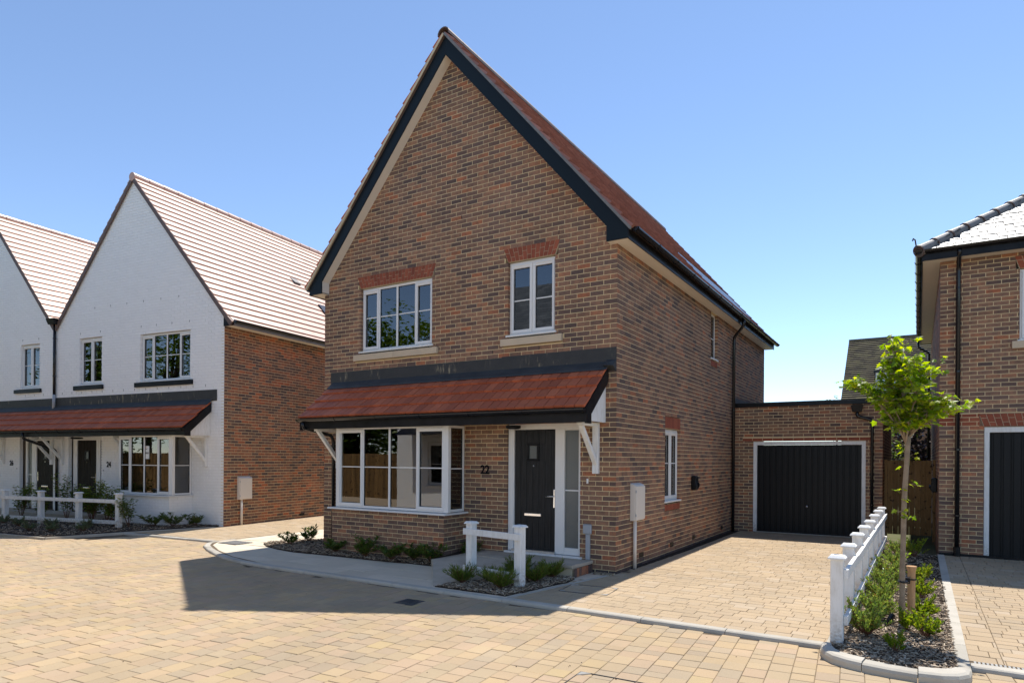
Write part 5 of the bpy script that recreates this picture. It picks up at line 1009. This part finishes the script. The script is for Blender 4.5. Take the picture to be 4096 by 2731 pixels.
# ================================================================== FENCES
def fence(label, posts, face, z0=GZ - 0.05, top=0.76, overhang=0.08, pw=0.075, rails=(0.565, 0.075), bow=0.0):
    t = thing('post_and_rail_fence', label, 'fence', (posts[0][0], posts[0][1], 0), 0); o = Vector((posts[0][0], posts[0][1], 0)); P = [Vector((x, y, 0)) - o for x, y in posts]
    d = (P[-1] - P[0]).normalized(); s = Vector((-d.y, d.x, 0)) * face
    for p in P:
        fr = Fr(p, d, s); ht = top + U_(-0.01, 0.01); q = MB(); q.box(-pw / 1.35, pw / 1.35, -pw / 1.35, pw / 1.35, z0, ht, fr); pt = q.build('post', M_white, t, bevel=0.005)
        c = MB(); e = pw / 1.35 + 0.022; c.add([fr.p(a * e, b * e, z) for z in (ht, ht + 0.014) for a, b in ((-1, -1), (1, -1), (1, 1), (-1, 1))] + [fr.p(a * (e - 0.022), b * (e - 0.022), ht + 0.036) for a, b in ((-1, -1), (1, -1), (1, 1), (-1, 1))], ((0, 3, 2, 1), (0, 1, 5, 4), (1, 2, 6, 5), (2, 3, 7, 6), (3, 0, 4, 7), (4, 5, 9, 8), (5, 6, 10, 9), (6, 7, 11, 10), (7, 4, 8, 11), (8, 9, 10, 11)), fr.flip); c.build('post_cap', M_white, t)
    for z in rails:
        for a, b in (zip(P, P[1:]) if len(P) > 2 else [(P[0], P[1])]):
            a2, b2 = (a - d * overhang if a is P[0] or len(P) == 2 else a + d * 0.001), (b + d * overhang if b is P[-1] or len(P) == 2 else b - d * 0.001); w_ = pw / 1.35
            ja, jb = U_(-bow, bow), U_(-bow, bow); m = MB(); A_ = a2 + s * (w_ + 0.001); B2 = b2 + s * (w_ + 0.001); th = s * 0.038
            m.hexa([A_ + upv * (z + ja), B2 + upv * (z + jb), B2 + th + upv * (z + jb), A_ + th + upv * (z + ja), A_ + upv * (z + ja + 0.088), B2 + upv * (z + jb + 0.088), B2 + th + upv * (z + jb + 0.088), A_ + th + upv * (z + ja + 0.088)]); m.build('rail', M_white, t, bevel=0.004)
    return t
fence('short white two post fence before the front door of number 22', [(-1.57, -1.55), (-0.66, -1.71)], -1, rails=(0.60, 0.075))
fence('long white post and rail fence along the driveway and planting bed', [(3.235 + 0.006 * i, -2.34 + i * 1.11) for i in range(8)], -1, bow=0.008, rails=(0.575, 0.14), overhang=0.03)
fence('white post and rail fence before the white houses', [(-16.3 + i * 1.3, -1.70 + i * 0.28) for i in range(-1, 4)], -1, rails=(0.56, 0.06), overhang=0.03)

# ================================================================== PLANTS
def rdir(up=0.3, spread=1.0):
    a = U_(0, 2 * math.pi); return Vector((math.cos(a) * spread, math.sin(a) * spread, U_(up - 0.3, up + 0.7))).normalized()
def plant(name, label, cat, x, y, z, build, mat, group=None):
    t = thing(name, label, cat, (x, y, z), 0, group); lf, st = MB(), MB(); build(lf, st); lf.build('foliage', mat, t); 
    if st.v: st.build('stem', M_twig, t)
    return t
def laurel(h, n):
    def f(lf, st):
        for _ in range(int(n * 1.9)):
            d = rdir(0.8, 0.85); e = d * h * 1.4 * U_(0.4, 1.0); st.tube([(0, 0, 0), e * 0.5 + Vector((0, 0, 0.02)), e], 0.004, 5)
            for k in range(random.randint(14, 20)):
                q = e * U_(0.4, 1.02); v = rdir(0.45); lf.leaf(q, v, upv, U_(0.075, 0.125), U_(0.028, 0.042), 0.3)
    return f
def needle(h, n):
    def f(lf, st):
        for _ in range(int(n * 2.2)):
            d = rdir(0.8, 0.9); e = d * h * 1.25 * U_(0.4, 1.0); st.tube([(0, 0, 0), e], 0.0025, 4)
            for k in range(34):
                q = e * U_(0.25, 1.03); v = (d + rdir(0.3) * 0.8).normalized(); lf.leaf(q, v, rdir(), U_(0.05, 0.09), 0.0075, 0.1)
    return f
def bushy(h, r, n, ll, lw):
    def f(lf, st):
        for _ in range(n):
            d = rdir(0.6, 1.0); e = Vector((d.x * r * 1.15, d.y * r * 1.15, abs(d.z) * h * 1.15 + 0.04)) * U_(0.5, 1.0); st.tube([(0, 0, 0), e * 0.6, e], 0.003, 4)
            for k in range(22):
                q = e * U_(0.5, 1.05); v = (rdir(0.5) + d * 0.6).normalized(); lf.leaf(q, v, rdir(1), U_(ll * 0.8, ll * 1.4), lw * 1.25, 0.3)
    return f
def stemmy(h, n, ll, lw, flowers=False):
    def f(lf, st):
        for _ in range(n):
            d = rdir(2.2, 0.55); e = d * h * U_(0.6, 1.0); mid = e * 0.5 + Vector((U_(-.04, .04), U_(-.04, .04), 0)); st.tube([(0, 0, 0), mid, e], [0.006, 0.005, 0.002], 5)
            for k in range(60):
                t = U_(0.2, 1.0) ** 0.7; q = (mid * (t * 2) if t < 0.5 else mid + (e - mid) * (t * 2 - 1)) + rdir(0) * 0.06; v = (rdir(-0.2)).normalized(); lf.leaf(q, v, upv, U_(ll * .7, ll * 1.2), lw, 0.25)
    return f
for i, (x, y, h, n, lab) in enumerate([(-6.56, -0.61, 0.22, 5, 'low leafy shrub at the left end of the bed under the bay window'), (-6.62, -0.10, 0.30, 6, 'darker taller shrub at the corner of number 22 behind the low one'), (-5.05, -0.86, 0.22, 8, 'shrub under the left end of the bay window'), (-4.28, -0.90, 0.30, 13, 'largest shrub under the bay window'), (-3.60, -0.98, 0.24, 10, 'shrub before the air brick of the bay'), (-3.30, -0.78, 0.22, 9, 'darker shrub between two others under the bay'), (-2.92, -0.80, 0.28, 9, 'shrub at the right corner of the bay'), (-2.52, -0.24, 0.26, 7, 'leafy shrub behind the short fence beside the bay')]):
    plant('shrub', lab, 'shrub', x, y, -0.03, laurel(h, n), M_laurel, 'shrubs under the bay window')
for x, y, h, n, lab in [(-1.45, -1.93, 0.24, 26, 'feathery green plant at the left foot of the short fence'), (-1.12, -1.68, 0.20, 22, 'feathery plant between the two posts of the short fence'), (-0.80, -1.97, 0.25, 26, 'feathery plant before the right post of the short fence'), (-1.10, -0.98, 0.26, 26, 'feathery plant behind the short fence by the ramp'), (-0.64, -1.32, 0.25, 30, 'widest feathery plant right of the short fence'), (-0.62, -0.88, 0.24, 24, 'feathery plant against the brick riser of the doorstep'), (-0.95, -1.38, 0.22, 22, 'feathery plant just behind the right post of the short fence')]:
    plant('feathery_plant', lab, 'plant', x, y, -0.03, needle(h, n), M_needle, 'plants in the bed by the door')
for x, y, h, r, n, lab in [(3.46, -1.92, 0.35, 0.22, 84, 'round hebe nearest the front post of the long fence'), (3.50, -1.15, 0.33, 0.22, 80, 'round hebe second along the long fence'), (3.50, -0.2, 0.34, 0.23, 80, 'round hebe third along the long fence'), (3.52, 0.75, 0.34, 0.24, 76, 'round hebe fourth along the long fence'), (3.52, 1.9, 0.34, 0.25, 72, 'round hebe fifth along the long fence'), (3.55, 3.2, 0.28, 0.22, 50, 'round hebe sixth along the long fence'), (3.58, 4.7, 0.30, 0.24, 50, 'hebe at the far end of the long fence near the gate')]:
    plant('hebe', lab, 'shrub', x, y, -0.03, bushy(h, r, n, 0.034, 0.011), M_hebe, 'shrubs along the long fence')
for x, y, h, r, n, lab in [(3.95, -1.70, 0.25, 0.17, 34, 'yellow green shrub right of the sapling stake nearest the kerb'), (3.80, -1.55, 0.24, 0.10, 16, 'yellow green sprig at the foot of the stake'), (3.93, -0.8, 0.28, 0.18, 36, 'yellow green shrub right of the stake, second from the kerb'), (3.93, 0.35, 0.28, 0.15, 30, 'yellow green shrub right of the stake, third from the kerb'), (3.92, 1.5, 0.30, 0.16, 30, 'yellow green shrub right of the stake, farthest from the kerb'), (3.72, -2.42, 0.17, 0.09, 12, 'small sparse shrub in the mulch before the sapling'), (3.83, 4.4, 0.42, 0.25, 34, 'taller shrub at the far end of the bed by the gate')]:
    plant('low_shrub', lab, 'shrub', x, y, -0.03, bushy(h, r, n, 0.036, 0.016), M_spindle, 'shrubs right of the sapling')
for i, (x, y, h, n, lab) in enumerate([(-16.4, -1.3, 1.0, 5, 'tall stemmed shrub by the leftmost fence post'), (-15.6, -1.15, 0.95, 6, 'tall stemmed shrub before the door of number 26'), (-14.95, -0.85, 1.35, 5, 'tallest stemmed shrub before the door of number 26'), (-14.2, -0.55, 0.95, 4, 'thin stemmed shrub by the downpipe between the two doors'), (-13.9, -0.75, 1.2, 6, 'tall stemmed shrub between the two front doors of the white houses'), (-13.55, -0.55, 1.15, 4, 'tall flowering shrub before the door of number 24'), (-12.85, -0.75, 1.05, 6, 'tall stemmed shrub left of the bay of number 24'), (-12.25, -0.70, 0.75, 2, 'single leaning stem beside the last fence post')]):
    plant('tall_shrub', lab, 'shrub', x, y, -0.03, stemmy(h, n + 3, 0.085, 0.055), M_dog, 'tall shrubs before the white houses')
for i, (x, y, h, lab) in enumerate([(-15.6, -2.0, 0.2, 'grey green plant at the left edge of the left bed'), (-14.6, -2.05, 0.22, 'grey green plant left of the second fence post'), (-13.65, -1.75, 0.24, 'dark green plant between the middle fence posts'), (-12.95, -1.30, 0.2, 'low plant by the third fence post'), (-13.3, -2.35, 0.2, 'grey green plant near the edging of the left bed'), (-12.2, -1.75, 0.2, 'pale grey green plant before the last fence post'), (-12.75, -2.15, 0.18, 'small grey green plant in the corner of the left bed')]):
    plant('heather', lab, 'plant', x, y, -0.03, bushy(h, 0.17, 34, 0.034, 0.01), M_grey, 'low plants in the left bed')
for x, y, h, n, lab in [(-11.95, -0.28, 0.32, 9, 'dark shrub under the left part of the white bay'), (-11.62, 0.02, 0.30, 8, 'dark shrub at the corner of the white bay'), (-11.32, 0.42, 0.28, 9, 'dark shrub between the white bay and the house corner')]:
    plant('shrub', lab, 'shrub', x, y, -0.03, laurel(h, n), M_laurel, 'shrubs by the white bay')
# ------------------------------------------------ maple sapling with stake
T = thing('maple_sapling', 'young maple sapling with bright yellow green leaves in the planting bed', 'tree', (3.742, -1.26, -0.04))
O = Vector((3.742, -1.26, -0.04)); base = [(3.742, -0.04), (3.746, 0.3), (3.744, 0.6), (3.752, 0.9), (3.756, 1.2), (3.764, 1.42), (3.777, 1.65), (3.785, 1.86), (3.79, 1.95)]
tr = MB().tube([Vector((x, -1.26 + 0.01 * math.sin(z * 3), z)) - O for x, z in base], [0.031, 0.028, 0.026, 0.0255, 0.025, 0.0255, 0.024, 0.026, 0.028], 14).build('trunk', M_bark, T, smooth=True)
brn, lv = MB(), MB()
fork = Vector((3.785, -1.26, 1.92))
def maple_leaf(b, d, nrm, s):
    d = d.normalized(); sd = d.cross(nrm); sd = sd.normalized() if sd.length > 1e-3 else d.orthogonal().normalized(); up = sd.cross(d)
    prof = [(0, 0), (0.16, -0.10), (0.42, -0.02), (0.30, 0.20), (0.56, 0.46), (0.30, 0.44), (0.22, 0.62), (0.0, 1.0)]
    pts = prof + [(-x, y) for x, y in prof[-2:0:-1]]; c = b + d * s * 0.35
    cu = U_(-0.15, 0.25)
    V = [c] + [b + sd * x * s + d * y * s - up * (x * x * s * 0.6 + cu * y * y * s * 0.5) for x, y in pts]; n = len(pts)
    lv.add(V, [(0, 1 + i, 1 + (i + 1) % n) for i in range(n)])
def twig(a, e, lv0, nl, rad_=0.006, size=0.066):
    a, e = Vector(a), Vector(e); m = (a + e) / 2 + Vector((U_(-.04, .04), U_(-.04, .04), U_(0.0, .05)))
    if rad_ > 0.008: m = a + Vector(((e.x - a.x) * 0.32, (e.y - a.y) * 0.32, (e.z - a.z) * 0.62 + 0.05))
    P = [a * (1 - t) ** 2 + m * 2 * t * (1 - t) + e * t * t for t in (0, .2, .4, .6, .8, 1)]; brn.tube([p - O for p in P], [rad_ * (1 - 0.75 * i / 5) for i in range(6)], 7)
    for _ in range(nl):
        t = U_(lv0, 1.03); p = a * (1 - t) ** 2 + m * 2 * t * (1 - t) + e * t * t; d = rdir(0.0); pe = p + d * U_(0.02, 0.06)
        brn.tube([p - O, pe - O], 0.0012, 3, False); maple_leaf(pe - O, Vector((d.x, d.y, U_(-1.1, 0.3))), (upv + rdir(0) * 0.9), U_(size * 0.6, size * 1.15))
    return P
limbs = [(3.60, -1.30, 3.00, 16), (3.74, -1.15, 2.86, 18), (3.90, -1.30, 2.70, 20), (4.00, -1.18, 2.66, 18), (3.18, -1.28, 2.56, 18), (3.32, -1.18, 2.48, 16), (3.58, -1.42, 2.34, 14), (4.30, -1.24, 2.22, 20), (4.16, -1.40, 2.32, 20), (4.05, -1.10, 2.22, 16), (3.68, -1.02, 2.46, 18), (3.90, -1.50, 2.45, 18), (3.72, -1.46, 2.66, 20), (3.60, -1.12, 2.12, 9), (4.02, -1.42, 2.06, 12), (3.52, -1.20, 2.62, 14)]
LEAD = twig(fork, (3.63, -1.27, 2.98), 0.3, 18, 0.013)
for k in range(44):
    p = LEAD[random.choice((1, 2, 2, 3, 3, 4))]; d = rdir(0.25); twig(p, p + d * U_(0.14, 0.32) * (1.15 - 0.5 * (p.z - 1.9) / 1.1), 0.25, random.randint(5, 8), 0.004)
for x, y, z, nl in limbs:
    P = twig(fork + Vector((U_(-.02, .02), U_(-.02, .02), U_(-0.06, 0.08))), (x, y, z), 0.5, nl // 2, 0.011)
    for k in range(14):
        p = P[random.choice((1, 2, 3, 3, 4, 4))]; q = p + rdir(0.35) * U_(0.10, 0.24); twig(p, q, 0.2, max(4, nl // 2), 0.004)
for z in (0.66, 1.05, 1.14, 1.24, 1.34, 1.42, 1.64, 1.7, 1.74, 1.8):
    d = rdir(0.2); p = Vector((3.76, -1.26, z)); twig(p, p + d * U_(0.06, 0.12), 0.4, 4, 0.002, 0.055)
brn.build('branches', M_bark, T, smooth=True); lv.build('crown', M_maple, T)
ST = thing('tree_stake', 'short round timber stake tied to the sapling with a black strap', 'stake', (3.825, -0.98, -0.04))
MB().lathe((0, 0, 0), [(0.036, -0.1), (0.037, 0.3), (0.038, 0.54), (0.048, 0.585), (0.05, 0.60), (0.046, 0.602)], 20).build('post', M_stake, ST, smooth=False)
def loop(c, r, z, h):
    return MB().tube([(c[0] + r * math.cos(t * math.pi / 10), c[1] + r * math.sin(t * math.pi / 10), z) for t in range(21)], h, 8)
loop((0, 0), 0.042, 0.46, 0.008).build('strap', M_gutter, ST); loop((-0.072, -0.28), 0.042, 0.47, 0.010).build('strap', M_gutter, ST)
MB().tube([(0, -0.04, 0.46), (-0.06, -0.24, 0.47)], 0.010, 8).build('strap', M_gutter, ST); MB().box(-0.06, -0.01, -0.2, -0.1, 0.44, 0.50).build('spacer', M_black, ST)
WPp = tag(MB().tube([(3.60, -1.42, -0.05), (3.645, -1.40, 0.06), (3.665, -1.38, 0.10)], 0.028, 14).build('watering_tube', M_gutter), 'black watering tube sticking out of the mulch by the sapling', 'tube')
# ------------------------------------------------ vegetation behind the gate
def crown_tree(name, label, cat, x, y, h, r, n, mat, clumps=9, ll=0.14, trunk=True, group=None, low=0.35):
    t = thing(name, label, cat, (x, y, -0.1), 0, group); lf = MB(); cs_ = [(Vector((U_(-.6, .6) * r, U_(-.6, .6) * r, h * U_(low + .1, 0.9))), r * U_(0.35, 0.6)) for _ in range(clumps)]
    for i in range(n):
        c, rr = random.choice(cs_); d = Vector((random.gauss(0, 1), random.gauss(0, 1), random.gauss(0, 1))).normalized(); p = c + d * rr * U_(0.55, 1.05); p.z = min(max(p.z, 0.1), h)
        lf.leaf(p, rdir(-0.1), upv + rdir(0) * 0.6, U_(ll * .7, ll * 1.3), ll * 0.6, 0.2)
    lf.build('crown', mat, t); st = MB()
    if trunk:
        st.tube([(0, 0, 0), (0.05, 0, h * 0.3), (0, 0.05, h * 0.6)], [r * 0.09, r * 0.07, r * 0.03], 10)
        for c, rr in cs_: st.tube([(0.03, 0, h * 0.28), c * 0.6 + Vector((0, 0, h * 0.1)), c], [r * 0.05, r * 0.03, r * 0.01], 6)
        st.build('trunk', M_trunk, t)
    return t
crown_tree('dark_shrub', 'dark purple leaved tree seen over the timber gate', 'tree', 4.0, 15.2, 4.0, 1.3, 2600, M_purple, 12, 0.16, low=0.05)
crown_tree('garden_shrub', 'bright green shrub behind the garage seen over the gate', 'shrub', 3.0, 17.2, 3.3, 0.95, 1500, M_treeleaf, 9, 0.12, low=0.05)
crown_tree('garden_sprig', 'thin sprig rising above the flat garage roof', 'plant', 1.55, 15.0, 4.6, 0.32, 130, M_dog, 5, 0.09, low=0.6)
hedge_n = 0
# ------------------------------------------------ far house
D = thing('far_house', 'distant house with dark mossy tiled roof seen above the garage', 'house', (0.9, 24.0, 0))
MB().box(0, 12, 0, 7, -0.2, 4.4).build('wall', M_brick, D)
dr_ = MB().prism([(-0.3, 4.3), (-0.3, 4.42), (3.5, 7.62), (7.3, 4.42), (7.3, 4.3)], 0.0, 12.2, Fr((0, 0, 0), (0, 1, 0), (1, 0, 0))).build('roof', M_ridge, D)
frd = Fr((0.0, -0.34, 4.42), (1, 0, 0), (0, -0.644, 0.765), (0, 0.765, 0.644)); tiles(frd, dr_, [0], 0, 12.2, 0, 4.98, 0.3, 0.165, M_oldtile, lift=0.07, wm=Matrix.Translation((0.9, 24, 0)))
MB().box(0, 12.2, 3.4, 3.6, 7.6, 7.72).build('ridge', M_oldtile, dr_)
FD = Fr((0, 0.05, 0), (1, 0, 0), (0, -1, 0))
for dx in (1.35, 3.4):
    dw = ring(FD, dx, dx + 0.95, 4.55, 5.6, 0.09, -0.02, 0.08).build('dormer_window', M_upvc, D); MB().box(dx + 0.09, dx + 0.86, 0.0, 0.02, 4.64, 5.51, FD).build('pane', M_glass, dw)
    MB().box(dx - 0.08, dx + 1.03, -2.0, 0.12, 5.6, 5.72, FD).build('dormer_roof', M_lead, D); MB().box(dx + 0.02, dx + 0.93, -2.0, -0.03, 4.5, 5.6, FD).build('dormer_cheek', M_upvc, D)

hedge_n = 0
# ================================================================== BEHIND THE CAMERA (seen in the window glass)
B = thing('white_house', 'white house with slate roof across the court, mirrored in the bay window', 'house', (-10.55, -8.0, 0), rad(-4))
FBh = Fr((0, 0, 0), (1, 0, 0), (0, 1, 0))
mb = MB(); bhs = [(1.2, 2.9, 0.8, 2.2), (1.2, 2.9, 3.6, 4.9), (5.0, 6.3, 3.6, 4.9)]; mortar(mb, FBh, 0, 8, -0.2, 5.0, bhs, (lambda u: 5.0, []), g=0); mb.build('wall', M_wmortar, B)
bwl = MB(); bwl.box(0, 0.1, -7, -0.1, -0.2, 5.0); bwl.box(7.9, 8, -7, -0.1, -0.2, 5.0); bwl.box(0.1, 7.9, -7, -6.9, -0.2, 5.0); bwl.build('back_walls', M_wmortar, B)
for a, b, c, d in bhs: window(FBh, B, a + .01, b - .01, c + .01, d - .01, [(1, 1), (1, 0), (1, 1)], room=(1.0, 0.3))
MB().prism([(0.3, 2.4), (0.9, 2.4), (0.0, 3.0)], 0.6, 6.5, Fr((0, 0, 0), (0, 1, 0), (1, 0, 0))).build('canopy', M_black, B)
sr = MB().prism([(-7.3, 4.95), (0.35, 4.95), (0.35, 5.05), (-3.5, 8.1), (-7.3, 5.05)], -0.2, 8.2, Fr((0, 0, 0), (0, 1, 0), (1, 0, 0))).build('roof', M_slate, B)
tiles(Fr((-0.2, 0.4, 5.03), (1, 0, 0), (0, 0.62, 0.785), (0, -0.785, 0.62)), sr, [0], 0, 8.4, 0, 4.95, 0.255, 0.2, M_slate, 'slate', lift=0.02)
BF_ = thing('boarded_fence', 'tall brown timber fence across the court, mirrored in the windows', 'fence', (-33, -13.2, 0))
for i in range(150): MB().box(i * 0.14, i * 0.14 + 0.132, 0, 0.02 + 0.008 * (i % 2), -0.1, 1.85).build('board', M_gate, BF_)
for i in range(8): MB().box(i * 2.9, i * 2.9 + 0.1, -0.1, 0.0, -0.1, 1.9).build('post', M_gate, BF_)
TR = [(-34, -9, 11, 3.2), (-29.5, -11, 10, 2.8), (-31, -17, 12, 3.4), (-25.5, -16, 10.5, 3.0), (-21.5, -16.5, 10.4, 3.0), (-18.2, -16.8, 9.6, 2.6), (-38, -4, 11, 3.4), (-14.5, -19.0, 10.5, 2.6), (-22.5, -14.6, 5.5, 2.0), (-19.2, -14.8, 5.0, 1.9), (-15.8, -14.9, 5.6, 2.0), (-12.6, -15.2, 5.2, 1.9)]
for i, (x, y, h, r) in enumerate(TR):
    crown_tree('broadleaf_tree', ['first', 'second', 'third', 'fourth', 'fifth', 'sixth', 'seventh', 'eighth', 'ninth', 'tenth', 'eleventh', 'twelfth'][i] + ' of the green trees behind the fence across the court', 'tree', x, y, h, r, 3600, M_treeleaf, 16, 0.3, group='trees across the court', low=0.12)
